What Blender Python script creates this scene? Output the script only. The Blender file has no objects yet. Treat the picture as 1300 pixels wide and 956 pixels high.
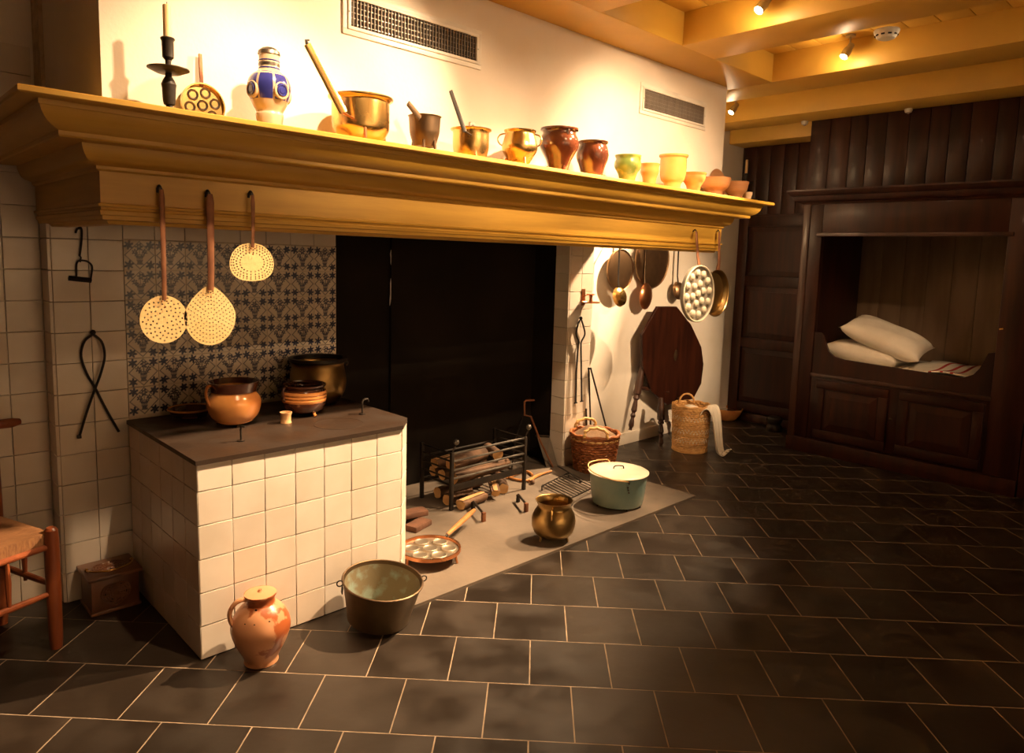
import bpy, bmesh, math, random
import numpy as np
from mathutils import Vector, Matrix
random.seed(7)
rad = math.radians
scene = bpy.context.scene
COL = scene.collection

# ------------------------------------------------------------------ camera
YAW, PITCH, ROLL, FPX, CH = rad(44.12), rad(6.72), rad(1.63), 901.0, 1.62
PX, PY = 650.0, 433.0            # optical centre inside the 1300 x 956 frame
fw = Vector((math.sin(YAW)*math.cos(PITCH), math.cos(YAW)*math.cos(PITCH), -math.sin(PITCH)))
r0 = Vector((math.cos(YAW), -math.sin(YAW), 0)); u0 = r0.cross(fw)
rt = math.cos(ROLL)*r0 + math.sin(ROLL)*u0
up = -math.sin(ROLL)*r0 + math.cos(ROLL)*u0
CAM = Vector((0, 0, CH))
cd = bpy.data.cameras.new('camera'); cam = bpy.data.objects.new('camera', cd); COL.objects.link(cam)
cam.matrix_world = Matrix(((rt.x, up.x, -fw.x, 0), (rt.y, up.y, -fw.y, 0), (rt.z, up.z, -fw.z, CH), (0, 0, 0, 1)))
cd.sensor_fit = 'HORIZONTAL'; cd.sensor_width = 36.0; cd.lens = FPX/1300*36.0
cd.shift_y = -(478.0-PY)/1300.0; cd.clip_start = 0.05
scene.camera = cam

# ------------------------------------------------------------------ world, exposure
w = bpy.data.worlds.new('world'); scene.world = w; w.use_nodes = True
w.node_tree.nodes['Background'].inputs[0].default_value = (1.0, 0.72, 0.45, 1)
w.node_tree.nodes['Background'].inputs[1].default_value = 0.01
vs = scene.view_settings
vs.view_transform = 'Standard'; vs.look = 'None'; vs.gamma = 1.0; vs.use_curve_mapping = False
vs.exposure = 0.0
WARM = (1.0, 0.665, 0.375)
# spotlights: (name part of label, position, aim, watts, cone deg, blend)   fixtures are built further down
SPOTS = [
  ('in the coffer above the candlestick', (1.34, 1.84, 2.93), (1.18, 2.66, 1.85), 190, 76, 0.9, 0, 0),
  ('in the coffer above the small brass saucepan', (2.47, 1.92, 2.93), (1.30, 2.62, 1.95), 230, 84, 0.9, 0, 0),
  ('in the coffer beside the breast grille', (3.60, 1.93, 2.94), (1.62, 2.72, 0.48), 1550, 56, 0.9, 0, 5),
  ('in the coffer beside the smoke detector', (4.72, 1.93, 2.94), (3.05, 2.85, 0.10), 760, 50, 0.9, 0, 5),
  ('behind the corner of the chimney breast', (5.47, 3.12, 2.86), (4.12, 3.58, 1.15), 1250, 46, 0.7, 0, 2),
  ('hung out of the way near the box bed corner', (4.30, 0.35, 2.93), (6.35, 2.1, 1.05), 150, 26, 0.8, 0, 0),
  ('turned to the plaster wall with the hanging pans', (4.75, 0.30, 2.93), (5.55, 3.7, 0.95), 700, 34, 0.9, 0, 0),
  ('in the coffer above the brown glazed pots', (3.15, 1.55, 2.93), (3.65, 2.68, 2.05), 190, 74, 0.9, 0, 0),
]
for i, (x, n_) in enumerate(((1.55,'left half'),(2.55,'middle'),(3.55,'right half'),(4.5,'right end'))):  # unseen fill lamps added to brighten the mantel front, each with a shading flap
    SPOTS.append(('added unseen as fill, with light flap, aimed at the %s of the mantel' % n_, (x, .85 if x < 4 else .6, 2.95), (x-(.75 if x < 2 else .35), 2.5, 1.97), 330 if x < 2 else 220, 54, 1.0, (2.95-1.735)/(2.70-(.85 if x < 4 else .6)), 0))
for i, (x, n_) in enumerate(((0.9,'nearest the dark side wall'),(2.1,'between two others'),(3.3,'nearest the box bed'))):  # unseen lamps added so the front wall bounces soft fill into the room
    SPOTS.append(('added unseen for bounce off the front wall, '+n_, (x, -1.35, 2.95), (x, -2.6, 1.5), 235, 120, 1.0, 0, 0))


# ------------------------------------------------------------------ pixel helper: a pixel is only a direction, the plane gives the distance
def ray(x, y): return fw + (x-PX)/FPX*rt - (y-PY)/FPX*up
def at(x, y, ax, val):
    d = ray(x, y); i = 'xyz'.index(ax)
    return CAM + d*((val-CAM[i])/d[i])
def mpp(p): return (Vector(p)-CAM).dot(fw)/FPX        # metres per pixel at a point

# ------------------------------------------------------------------ mesh builder
class MB:
    def __init__(s): s.v = []; s.f = []
    def add(s, vs, fs, mat=None):
        o = len(s.v)
        s.v += [tuple((mat @ Vector(p)) if mat else p) for p in vs]
        s.f += [tuple(i+o for i in f) for f in fs]; return s
    def box(s, a, b, mat=None):
        (x0,y0,z0),(x1,y1,z1) = a, b
        return s.add([(x0,y0,z0),(x1,y0,z0),(x1,y1,z0),(x0,y1,z0),(x0,y0,z1),(x1,y0,z1),(x1,y1,z1),(x0,y1,z1)],
            [(0,3,2,1),(4,5,6,7),(0,1,5,4),(1,2,6,5),(2,3,7,6),(3,0,4,7)], mat)
    def cbox(s, c, d, mat=None):
        return s.box((c[0]-d[0]/2,c[1]-d[1]/2,c[2]-d[2]/2),(c[0]+d[0]/2,c[1]+d[1]/2,c[2]+d[2]/2), mat)
    def bev(s, a, b, k, mat=None):           # box with bevelled vertical and horizontal edges
        bm = bmesh.new(); m = MB().box(a, b)
        vv = [bm.verts.new(p) for p in m.v]; [bm.faces.new([vv[i] for i in f]) for f in m.f]
        bmesh.ops.bevel(bm, geom=list(bm.edges), offset=k, segments=2, affect='EDGES', profile=.5)
        bm.verts.index_update(); s.add([v.co[:] for v in bm.verts], [[v.index for v in f.verts] for f in bm.faces], mat); bm.free(); return s
    def tube(s, path, r, n=8, cap=True, closed=False, flat=1.0):
        P = [Vector(p) for p in path]; N = len(P)
        R = list(r) if hasattr(r, '__len__') else [r]*N
        vs, fs = [], []; prev = None
        for i in range(N):
            a = P[i-1] if (i > 0 or closed) else P[i]; b = P[(i+1) % N] if (i < N-1 or closed) else P[i]
            t = (b-a).normalized()
            if prev is None:
                q = Vector((0,0,1)) if abs(t.z) < .9 else Vector((1,0,0)); n1 = t.cross(q).normalized()
            else:
                n1 = (prev - t*prev.dot(t)); n1 = n1.normalized() if n1.length > 1e-6 else t.orthogonal().normalized()
            prev = n1; n2 = t.cross(n1)
            for k in range(n):
                a_ = 2*math.pi*k/n; vs.append(tuple(P[i] + R[i]*(math.cos(a_)*n1 + flat*math.sin(a_)*n2)))
        for i in range(N if closed else N-1):
            j = (i+1) % N
            for k in range(n): fs.append((i*n+k, i*n+(k+1)%n, j*n+(k+1)%n, j*n+k))
        if cap and not closed: fs.append(tuple(range(n))[::-1]); fs.append(tuple((N-1)*n+k for k in range(n)))
        return s.add(vs, fs)
    def lathe(s, prof, n=40, c=(0,0,0), mat=None):
        vs, fs, rings = [], [], []
        for (r, z) in prof:
            if r < 1e-5: rings.append([len(vs)]); vs.append((c[0], c[1], c[2]+z))
            else:
                rings.append(list(range(len(vs), len(vs)+n)))
                vs += [(c[0]+r*math.cos(2*math.pi*k/n), c[1]+r*math.sin(2*math.pi*k/n), c[2]+z) for k in range(n)]
        for a, b in zip(rings, rings[1:]):
            if len(a) == 1 and len(b) == 1: continue
            for k in range(n):
                k2 = (k+1) % n
                if len(a) == 1: fs.append((a[0], b[k2], b[k]))
                elif len(b) == 1: fs.append((a[k], a[k2], b[0]))
                else: fs.append((a[k], a[k2], b[k2], b[k]))
        return s.add(vs, fs, mat)
    def shell(s, prof, t=.006, n=40, c=(0,0,0), mat=None, floor=None):   # open vessel with an inside
        pr = [(0, prof[0][1])] + list(prof) if prof[0][0] > 1e-5 else list(prof)
        zb = prof[0][1] + t*1.5 if floor is None else floor
        inn = [(max(r-t, .001), z) for r, z in reversed(prof) if z > zb+1e-4 or (r, z) == prof[-1]]
        return s.lathe(pr + inn + [(max(inn[-1][0]*.96,.001), zb), (0, zb)], n, c, mat)
    def sphere(s, c, r, n=14, m=9, sc=(1,1,1)):
        pr = [(r*math.sin(math.pi*i/m), -r*math.cos(math.pi*i/m)) for i in range(m+1)]; pr[0] = (0,-r); pr[-1] = (0,r)
        return s.lathe(pr, n, (0,0,0), Matrix.Translation(c) @ Matrix.Diagonal((sc[0],sc[1],sc[2],1)))
    def prism(s, poly, y0, y1, mat=None):    # polygon in (x,z) pushed along y
        n = len(poly)
        vs = [(x, y0, z) for x, z in poly] + [(x, y1, z) for x, z in poly]
        fs = [tuple(range(n)), tuple(range(2*n-1, n-1, -1))] + [(i, i+n, (i+1)%n+n, (i+1)%n) for i in range(n)]
        return s.add(vs, fs, mat)
    def mesh(s, name, mat=None, smooth=True, ang=28):
        me = bpy.data.meshes.new(name); me.from_pydata(s.v, [], s.f); me.update()
        bm = bmesh.new(); bm.from_mesh(me); bmesh.ops.recalc_face_normals(bm, faces=bm.faces); bm.to_mesh(me); bm.free()
        if smooth:
            me.shade_smooth(); me.set_sharp_from_angle(angle=rad(ang))
        if mat: me.materials.append(mat)
        return me
    def build(s, name, mat, parent=None, loc=(0,0,0), smooth=True, ang=28, rot=None):
        return link(name, s.mesh(name, mat, smooth, ang), parent, loc, rot)
def link(name, me, parent=None, loc=(0,0,0), rot=None):
    o = bpy.data.objects.new(name, me); COL.objects.link(o); o.location = loc
    if rot: o.rotation_euler = rot
    if parent: o.parent = parent
    return o
def tag(o, label, cat, group=None):
    o['label'] = label; o['category'] = cat
    if group: o['group'] = group
    return o
def thing(name, label, cat, loc=(0,0,0), rot=None, group=None):
    return tag(link(name, None, None, loc, rot), label, cat, group)
def struct(o): o['kind'] = 'structure'; return o
def arc(c, r, a0, a1, n, ax=(1,0,0), ay=(0,0,1), ry=None):
    ax, ay, c = Vector(ax), Vector(ay), Vector(c); ry = r if ry is None else ry
    return [c + ax*r*math.cos(a0+(a1-a0)*i/n) + ay*ry*math.sin(a0+(a1-a0)*i/n) for i in range(n+1)]
def spline(P, n=6):                          # Catmull-Rom through points
    P = [Vector(p) for p in P]; Q = [P[0]*2-P[1]] + P + [P[-1]*2-P[-2]]; out = []
    for i in range(1, len(Q)-2):
        for k in range(n):
            t = k/n; a, b, c, d = Q[i-1], Q[i], Q[i+1], Q[i+2]
            out.append(.5*((2*b) + (c-a)*t + (2*a-5*b+4*c-d)*t*t + (3*b-a-3*c+d)*t**3))
    return out + [P[-1]]

# ------------------------------------------------------------------ materials
def mat(name, col, rough=.5, metal=0.0, col2=None, scale=6.0, mix=(.38,.64), bump=0.0, bscale=None, stretch=(1,1,1), rvar=0.0, coat=0.0, rough2=None, spec=.5, detail=5):
    m = bpy.data.materials.new(name); m.use_nodes = True
    nt = m.node_tree; N, L = nt.nodes, nt.links; b = N['Principled BSDF']
    b.inputs['Roughness'].default_value = rough; b.inputs['Metallic'].default_value = metal
    b.inputs['Coat Weight'].default_value = coat; b.inputs['Coat Roughness'].default_value = .08
    b.inputs['Specular IOR Level'].default_value = spec
    tc = N.new('ShaderNodeTexCoord'); mp = N.new('ShaderNodeMapping'); mp.inputs['Scale'].default_value = stretch
    oi = N.new('ShaderNodeObjectInfo')
    mul = N.new('ShaderNodeVectorMath'); mul.operation = 'SCALE'; mul.inputs[0].default_value = (13.1, 7.7, 5.3)
    L.new(oi.outputs['Random'], mul.inputs['Scale']); ad = N.new('ShaderNodeVectorMath'); ad.operation = 'ADD'
    L.new(tc.outputs['Object'], ad.inputs[0]); L.new(mul.outputs[0], ad.inputs[1]); L.new(ad.outputs[0], mp.inputs[0])
    nz = N.new('ShaderNodeTexNoise'); nz.inputs['Scale'].default_value = scale; nz.inputs['Detail'].default_value = detail
    L.new(mp.outputs[0], nz.inputs['Vector'])
    rp = N.new('ShaderNodeMapRange'); rp.inputs[1].default_value, rp.inputs[2].default_value = mix
    L.new(nz.outputs['Fac'], rp.inputs[0])
    mx = N.new('ShaderNodeMix'); mx.data_type = 'RGBA'
    c2 = col2 if col2 else tuple(c*.82 for c in col)
    mx.inputs[6].default_value = (*col, 1); mx.inputs[7].default_value = (*c2, 1); L.new(rp.outputs[0], mx.inputs[0])
    out = mx.outputs[2]
    if rvar:
        hv = N.new('ShaderNodeHueSaturation'); mr = N.new('ShaderNodeMapRange')
        mr.inputs[3].default_value = 1-rvar; mr.inputs[4].default_value = 1+rvar*.6
        L.new(oi.outputs['Random'], mr.inputs[0]); L.new(mr.outputs[0], hv.inputs['Value']); L.new(out, hv.inputs['Color']); out = hv.outputs[0]
    L.new(out, b.inputs['Base Color'])
    if rough2 is not None:
        rr = N.new('ShaderNodeMapRange'); rr.inputs[3].default_value = rough; rr.inputs[4].default_value = rough2
        L.new(rp.outputs[0], rr.inputs[0]); L.new(rr.outputs[0], b.inputs['Roughness'])
    if bump:
        n2 = N.new('ShaderNodeTexNoise'); n2.inputs['Scale'].default_value = bscale or scale*4; n2.inputs['Detail'].default_value = 3
        L.new(mp.outputs[0], n2.inputs['Vector'])
        bp = N.new('ShaderNodeBump'); bp.inputs['Strength'].default_value = bump; bp.inputs['Distance'].default_value = .01
        L.new(n2.outputs['Fac'], bp.inputs['Height']); L.new(bp.outputs[0], b.inputs['Normal'])
    return m
def emit(name, col, s):
    m = bpy.data.materials.new(name); m.use_nodes = True; b = m.node_tree.nodes['Principled BSDF']
    b.inputs['Base Color'].default_value = (*col, 1); b.inputs['Emission Color'].default_value = (*col, 1); b.inputs['Emission Strength'].default_value = s
    return m
PLASTER = mat('plaster', (.80,.745,.67), .8, col2=(.75,.69,.60), scale=2.5, bump=.08, bscale=60)
OCHRE = mat('ochre_paint', (.54,.305,.042), .46, col2=(.48,.265,.035), scale=3, stretch=(1,1,14), bump=.05, bscale=14)
CEILP = mat('ochre_ceiling_paint', (.62,.37,.052), .5, col2=(.53,.32,.05), scale=2, bump=.04, bscale=20)
TILE = mat('white_glazed_tile', (.78,.715,.63), .22, col2=(.72,.645,.55), scale=5, bump=.05, bscale=9, rvar=.06, spec=.5)
TILE2 = mat('pinkish_glazed_tile', (.76,.665,.56), .25, col2=(.70,.60,.49), scale=5, bump=.05, bscale=9, rvar=.07)
GROUT = mat('lime_grout', (.58,.48,.37), .9, col2=(.42,.33,.24), scale=20)
SLATE = mat('dark_slate', (.022,.0155,.0110), .31, col2=(.033,.0232,.0160), scale=5, bump=.12, bscale=14, rvar=.35, rough2=.5, spec=.5)
JOINT = mat('floor_mortar', (.38,.29,.20), .9, col2=(.24,.18,.12), scale=14)
STONE = mat('hearth_bluestone', (.170,.134,.102), .6, col2=(.115,.090,.068), scale=3.2, bump=.1, bscale=40, rough2=.7)
SOOT = mat('soot_black', (.009,.0065,.0045), .85, col2=(.014,.010,.007), scale=3, bump=.15, bscale=18, spec=.15)
IRON = mat('dark_iron', (.018,.0145,.012), .45, .35, col2=(.034,.024,.017), scale=18, bump=.1, bscale=60)
PLATE = mat('stove_iron_plate', (.052,.031,.020), .38, .35, col2=(.040,.026,.018), scale=5, bump=.05, bscale=50, rough2=.62)
GREYIRON = mat('worn_grey_iron', (.16,.145,.125), .42, .7, col2=(.09,.08,.07), scale=14, bump=.08)
RUST = mat('rusty_iron', (.28,.12,.055), .55, .5, col2=(.18,.07,.035), scale=16, bump=.1)
BRASS = mat('polished_brass', (.72,.48,.18), .25, 1.0, col2=(.60,.36,.11), scale=5, rough2=.30, bump=.03, bscale=22)
OLDBRASS = mat('dull_brass', (.42,.28,.11), .30, 1.0, col2=(.30,.19,.07), scale=5, rough2=.42, bump=.04, bscale=22)
LTBRASS = mat('beaten_light_brass', (.90,.68,.34), .40, .45, col2=(.84,.60,.27), scale=6, rough2=.42, bump=.12, bscale=30)
COPPER = mat('copper', (.66,.30,.14), .27, 1.0, col2=(.48,.19,.08), scale=6, rough2=.4, bump=.04, bscale=24)
TINNED = mat('tinned_copper', (.62,.54,.43), .30, .85, col2=(.46,.38,.28), scale=9, rough2=.42)
BRONZE = mat('dark_bronze', (.16,.105,.060), .42, .9, col2=(.10,.065,.040), scale=7, rough2=.52, bump=.06)
BUCKETM = mat('weathered_bronze', (.15,.10,.05), .46, .8, col2=(.11,.075,.040), scale=6, rough2=.6, bump=.06)
VERDI = mat('verdigris_inside', (.24,.20,.12), .6, .4, col2=(.30,.38,.32), scale=16, mix=(.5,.66), bump=.05)
BROWNG = mat('brown_glaze', (.080,.023,.010), .11, col2=(.036,.012,.007), scale=4, mix=(.42,.6), coat=.6)
ORANGEG = mat('orange_glaze', (.66,.29,.085), .13, col2=(.50,.18,.05), scale=5, coat=.5)
TERRA = mat('salmon_earthenware', (.60,.285,.140), .32, col2=(.36,.095,.028), scale=8.0, mix=(.53,.56), coat=.15)
GREENG = mat('green_yellow_glaze', (.62,.46,.10), .15, col2=(.16,.22,.05), scale=6, mix=(.44,.56), coat=.5)
YELLOWG = mat('yellow_glaze', (.66,.40,.11), .2, col2=(.58,.32,.075), scale=6, coat=.4)
STONEW = mat('grey_stoneware', (.58,.46,.32), .22, col2=(.50,.38,.25), scale=8, coat=.4)
COBALT = mat('cobalt_glaze', (.025,.030,.20), .16, col2=(.05,.05,.26), scale=9, coat=.4)
PEWTER = mat('pewter', (.20,.17,.14), .4, .9, col2=(.12,.10,.085), scale=9)
ENAMEL = mat('teal_enamel', (.21,.33,.31), .22, col2=(.28,.38,.33), scale=5, coat=.3)
CREAMEN = mat('cream_enamel', (.72,.66,.52), .25, col2=(.66,.58,.44), scale=6, coat=.3)
WAX = mat('tallow_candle', (.80,.58,.30), .5)
DWOOD = mat('dark_mahogany', (.040,.0100,.0042), .42, col2=(.018,.0048,.0026), scale=3.0, stretch=(6,6,.7), bump=.05, bscale=8, rvar=.25, coat=.04, spec=.3)
DWOOD2 = mat('dark_oak', (.055,.019,.009), .42, col2=(.028,.010,.0055), scale=3, stretch=(6,6,.7), bump=.05, bscale=8, coat=.2)
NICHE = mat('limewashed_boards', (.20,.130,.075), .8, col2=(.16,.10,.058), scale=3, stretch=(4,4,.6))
CHAIRW = mat('red_brown_beech', (.30,.080,.024), .35, col2=(.20,.048,.015), scale=4, stretch=(5,5,.8), coat=.3)
RUSH = mat('rush_seat', (.27,.125,.045), .75, col2=(.18,.075,.028), scale=30, stretch=(1,12,1), bump=.3, bscale=30)
HANDW = mat('turned_beech_handle', (.50,.23,.075), .4, col2=(.40,.16,.05), scale=5, stretch=(3,3,3))
WICK = mat('brown_wicker', (.36,.125,.036), .5, col2=(.22,.062,.018), scale=25, rvar=.1)
WICKL = mat('pale_wicker', (.62,.36,.13), .5, col2=(.50,.26,.085), scale=25)
ROPE = mat('straw_rope', (.70,.46,.18), .6, col2=(.55,.32,.11), scale=40)
SACK = mat('brown_sacking', (.22,.135,.075), .9, col2=(.15,.09,.05), scale=12, bump=.3, bscale=120)
LINEN = mat('white_linen', (.78,.72,.62), .85, col2=(.70,.64,.54), scale=8, bump=.15, bscale=90)
REDS = mat('red_woven_stripe', (.48,.045,.030), .85)
BARK = mat('log_bark', (.16,.085,.045), .85, col2=(.075,.040,.022), scale=9, stretch=(1,1,1), bump=.6, bscale=22)
CUTW = mat('cut_wood', (.62,.38,.16), .7, col2=(.48,.26,.10), scale=10)
ASH = mat('ash', (.34,.30,.26), .95, col2=(.16,.14,.12), scale=22, bump=.6, bscale=40)
WOODB = mat('turned_wood_bowl', (.42,.215,.095), .5, col2=(.33,.155,.065), scale=4, stretch=(1,1,8))
CARVED = mat('carved_walnut', (.25,.105,.052), .36, col2=(.14,.052,.026), scale=6, coat=.3)
WHITEP = mat('white_plastic', (.78,.74,.66), .45)
GREYM = mat('grey_metal', (.42,.38,.33), .35, .8)
DARKH = mat('black_recess', (.012,.010,.009), .8)
PEAT = mat('peat', (.15,.065,.035), .9, col2=(.09,.04,.022), scale=10, bump=.5, bscale=30)
GLASSY = mat('lamp_lens', (1,.9,.7), .2)
LENS = emit('lamp_face', (1.0,.80,.52), 45.0)
def delft():
    m = mat('delft_tile', (.68,.60,.50), .22, col2=(.62,.54,.44), scale=5, rvar=.08, bump=.04, bscale=9)
    nt = m.node_tree; N, L = nt.nodes, nt.links; b = N['Principled BSDF']
    src = b.inputs['Base Color'].links[0].from_socket
    a = N.new('ShaderNodeAttribute'); a.attribute_name = 'print'
    mx = N.new('ShaderNodeMix'); mx.data_type = 'RGBA'; mx.inputs[7].default_value = (.010,.018,.060,1)
    L.new(a.outputs['Fac'], mx.inputs[0]); L.new(src, mx.inputs[6]); L.new(mx.outputs[2], b.inputs['Base Color'])
    return m
DELFT = delft()
SGROUT = mat('pale_stove_grout', (.62,.53,.42), .9, col2=(.48,.38,.28), scale=20)
FIN = mat('dull_grey_fin', (.20,.17,.14), .5, .4)
LIDM = mat('brown_bronze', (.30,.19,.105), .34, .95, col2=(.20,.12,.065), scale=5, rough2=.45, bump=.05)
# ================================================================== STRUCTURE
YB, YP, XE = 3.72, 3.575, 6.82          # back wall, hearth wall face, end wall
T = .1368                                # wall tile pitch
# ---- floor: diagonal running-bond slate
floor = struct(MB().box((-2.2,-2.6,-.06),(7.6,4.4,-.0006)).build('floor', JOINT, smooth=False))
A46 = rad(46.0); E1 = Vector((math.cos(A46), -math.sin(A46), 0)); E2 = Vector((math.sin(A46), math.cos(A46), 0))
def slate_mb():
    m = MB(); m.bev((-.1551,-.1565,-.02),(.1551,.1565,0), .0006); return m
slate_me = slate_mb().mesh('floor_tile', SLATE, ang=20)
cells = []
for k in range(-22, 24):
    for n in range(-30, 34):
        u = .178 + (0 if k % 2 == 0 else -.1575) + .315*(n+.5); v = 2.862 + .3176*(k+.5)
        p = E1*u + E2*v
        if not (-2.1 < p.x < 6.95 and -2.5 < p.y < 3.95): continue
        if .98+.2 < p.x < 2.03-.2 and p.y > 2.72+.22: continue
        if 1.95 < p.x < 4.06 and p.y > 2.74: continue
        d = p-CAM; z = d.dot(fw)
        inside = False
        if z > .3:
            sx, sy = PX+FPX*d.dot(rt)/z, PY-FPX*d.dot(up)/z; inside = -80 < sx < 1380 and sy < 1040
        cells.append((0 if inside else 1, d.length, p))
cells.sort(key=lambda c: c[:2])
near = [c for c in cells if c[0] == 0][:300]; rest = cells[len(near):]
for c in near:
    o = link('floor_tile', slate_me, floor, (c[2].x, c[2].y, random.uniform(-.0003,.0005)))
    o.rotation_euler = (random.uniform(-.0012,.0012), random.uniform(-.0012,.0012), -A46)
ms = MB(); one = slate_mb()
for c in rest: ms.add(one.v, one.f, Matrix.Translation((c[2].x, c[2].y, 0)) @ Matrix.Rotation(-A46, 4, 'Z'))
ro = ms.build('floor_tile_rest', SLATE, floor, ang=20); ro.name = 'floor_tiles'; ro['kind'] = 'stuff'

# ---- walls of the room
wb = MB(); wb.box((-2.3,YB,0),(2.06,4.3,3.1)).box((4.06,YB,0),(XE+.6,4.3,3.1))
wall_back = struct(wb.build('wall_back', PLASTER, smooth=False))
wall_left = struct(MB().box((-2.4,-2.7,0),(-2.2,4.3,3.1)).build('wall_left', DWOOD2, smooth=False))
wall_front = struct(MB().box((-2.4,-2.8,0),(7.6,-2.6,3.1)).build('wall_front', PLASTER, smooth=False))
wall_right = struct(MB().box((XE,-2.6,0),(7.6,1.0,3.1)).box((XE,2.74,0),(7.6,4.3,3.1)).box((7.4,1.0,0),(7.6,2.74,3.1)).build('wall_right', DWOOD, smooth=False))
# boards of the end wall
y = 2.86
while y < 3.70:
    MB().bev((XE-.012, y+.002, 2.12),(XE+.004, min(y+.135,3.71), 2.80), .003).build('plank', DWOOD, wall_right); y += .139
# skirting
bb = struct(MB().bev((4.345,YB-.022,0),(XE-.03,YB+.002,.105), .006).build('baseboard_back', PLASTER))
be = struct(MB().bev((XE-.03,2.75,0),(XE+.002,YB,.09), .005).build('baseboard_right', DWOOD2))
# panelled cupboard door in the end wall
door = struct(link('door_1', None, None, (XE, 3.24, .1)))
def panelled(parent, W, H, rows, nm, m, rail=.09, th=.03, ax='x'):
    # local frame: width along y (centred), height z, front toward -x
    MB().bev((-th,-W/2,0),(0,-W/2+rail,H),.003).build('stile', m, parent); MB().bev((-th,W/2-rail,0),(0,W/2,H),.003).build('stile', m, parent)
    for (a, b) in rows: 
        MB().bev((-th,-W/2+rail,a-rail/2),(0,W/2-rail,a+rail/2),.003).build('rail', m, parent)
        iw, z0, z1 = W/2-rail-.006, a+rail/2+.006, b-rail/2-.006
        mb = MB(); k = .05
        q = [(-iw,z0),(iw,z0),(iw,z1),(-iw,z1)]; q2 = [(-iw+k,z0+k),(iw-k,z0+k),(iw-k,z1-k),(-iw+k,z1-k)]
        vs = [(-.004,a_,b_) for a_,b_ in q]+[(-.012,a_,b_) for a_,b_ in q2]+[(-.022,a_*.985,b_) for a_,b_ in q2]
        fs = [(i,(i+1)%4,(i+1)%4+4,i+4) for i in range(4)]+[(i+4,(i+1)%4+4,(i+1)%4+8,i+8) for i in range(4)]+[(8,9,10,11)]
        mb.add(vs, fs).build(nm, m, parent, smooth=False)
    MB().bev((-th,-W/2+rail,rows[-1][1]-rail/2),(0,W/2-rail,rows[-1][1]+rail/2),.003).build('rail', m, parent)
panelled(door, .92, 2.0, [(.05,.72),(.72,1.35),(1.35,1.95)], 'door_panel', DWOOD, rail=.10)
# ceiling: boards, beams and the band along the chimney breast
ceil = struct(MB().box((-2.3,-2.7,3.09),(7.6,4.3,3.2)).build('ceiling', CEILP, smooth=False))
y = -2.6
while y < 3.72:
    MB().bev((-2.2,y+.002,3.074),(XE,y+.173,3.092),.003).build('ceiling_plank', CEILP, ceil); y += .175
for k in range(-5, 3):
    x = 3.717+1.126*k
    MB().bev((x,-2.6,2.885),(x+.373, YB if k >= 1 else 2.50, 3.08),.008).build('ceiling_beam', CEILP, ceil)
MB().bev((-2.2,2.462,2.884),(4.86,2.85,3.08),.008).build('ceiling_band', CEILP, ceil)
MB().bev((6.52,2.86,2.79),(XE,YB,3.07),.008).build('wall_plate_beam', CEILP, ceil)

# ---- hearth wall: pilasters, delft panel backing, fire recess
wall_hl = struct(MB().box((.70,YP+.012,0),(2.072,YB+.01,2.95)).build('wall_hearth_left', GROUT, smooth=False))
wall_hr = struct(MB().box((4.062,YP+.012,0),(4.335,YB+.01,2.95)).build('wall_hearth_right', PLASTER, smooth=False))
fb = MB().box((1.9,3.97,0),(4.3,4.3,3.1)).box((2.70,3.945,0),(4.06,3.98,3.1)).box((1.9,YB,0),(2.062,3.98,3.1)).box((4.058,YB+.004,0),(4.2,3.98,3.1))
wall_fire = struct(fb.build('wall_fireback', SOOT, smooth=False))
for (pa, pb) in (((497,312),(496,338)),((497,352),(495,388)),((497,494),(497,503))):
    a, b = at(*pa,'y',3.955), at(*pb,'y',3.955)
    P = [a.lerp(b, t)+Vector((random.uniform(-.006,.006),0,0)) for t in (0,.2,.4,.6,.8,1)]
    MB().tube(P, [.002,.007,.005,.009,.006,.002], 6).build('bare_plaster_crack', PLASTER, wall_fire)
# tile meshes
def tile_me(w, h, m, nm='tile'):
    return MB().bev((-w/2,0,-h/2),(w/2,.014,h/2), .0022).mesh(nm, m, ang=20)
TM = {}
def tile(parent, w, h, loc, m, rotz=0.0, nm='tile', jit=1.0):
    key = (round(w,3), round(h,3), m.name)
    if key not in TM: TM[key] = tile_me(w, h, m, nm)
    o = link(nm, TM[key], parent, loc)
    o.rotation_euler = (random.uniform(-.005,.005)*jit, random.uniform(-.003,.003)*jit, rotz+random.uniform(-.005,.005)*jit)
    return o
def pick(): return TILE2 if random.random() < .28 else TILE
def zrows(z0, z1):
    out, z = [], .141-T
    while z < z1-.01:
        a, b = max(z, z0), min(z+T, z1)
        if b-a > .02: out.append((a, b))
        z += T
    return out
def wall_tiles(parent, x0, x1, z0, z1, yface, w=T, offs=0):
    n = max(1, round((x1-x0)/w)); w = (x1-x0)/n
    for a, b in zrows(z0, z1):
        for i in range(n):
            tile(parent, w-.0022, b-a-.0022, (x0+w*(i+.5), yface+random.uniform(-.0008,.0008), (a+b)/2), pick())
wall_tiles(wall_hl, .702, .985, 0, 1.93, YP, .1415)
wall_tiles(wall_hl, .985, 2.072, 1.652, 1.93, YP)
wall_tiles(wall_hr, 4.064, 4.334, 0, 2.05, YP, .135)
for a, b in zrows(0, 2.05):      # cheek of the right pier, facing the fire
    tile(wall_hr, .140, b-a-.003, (4.050, YP+.072, (a+b)/2), pick(), -math.pi/2)
for a, b in zrows(0, 1.93):      # return of the left pilaster
    tile(wall_hl, .134, b-a-.003, (.690, YP+.075, (a+b)/2), pick(), -math.pi/2)
wall_tiles(wall_back, -.95, .688, 0, 2.45, YB-.012, .1365)
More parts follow.
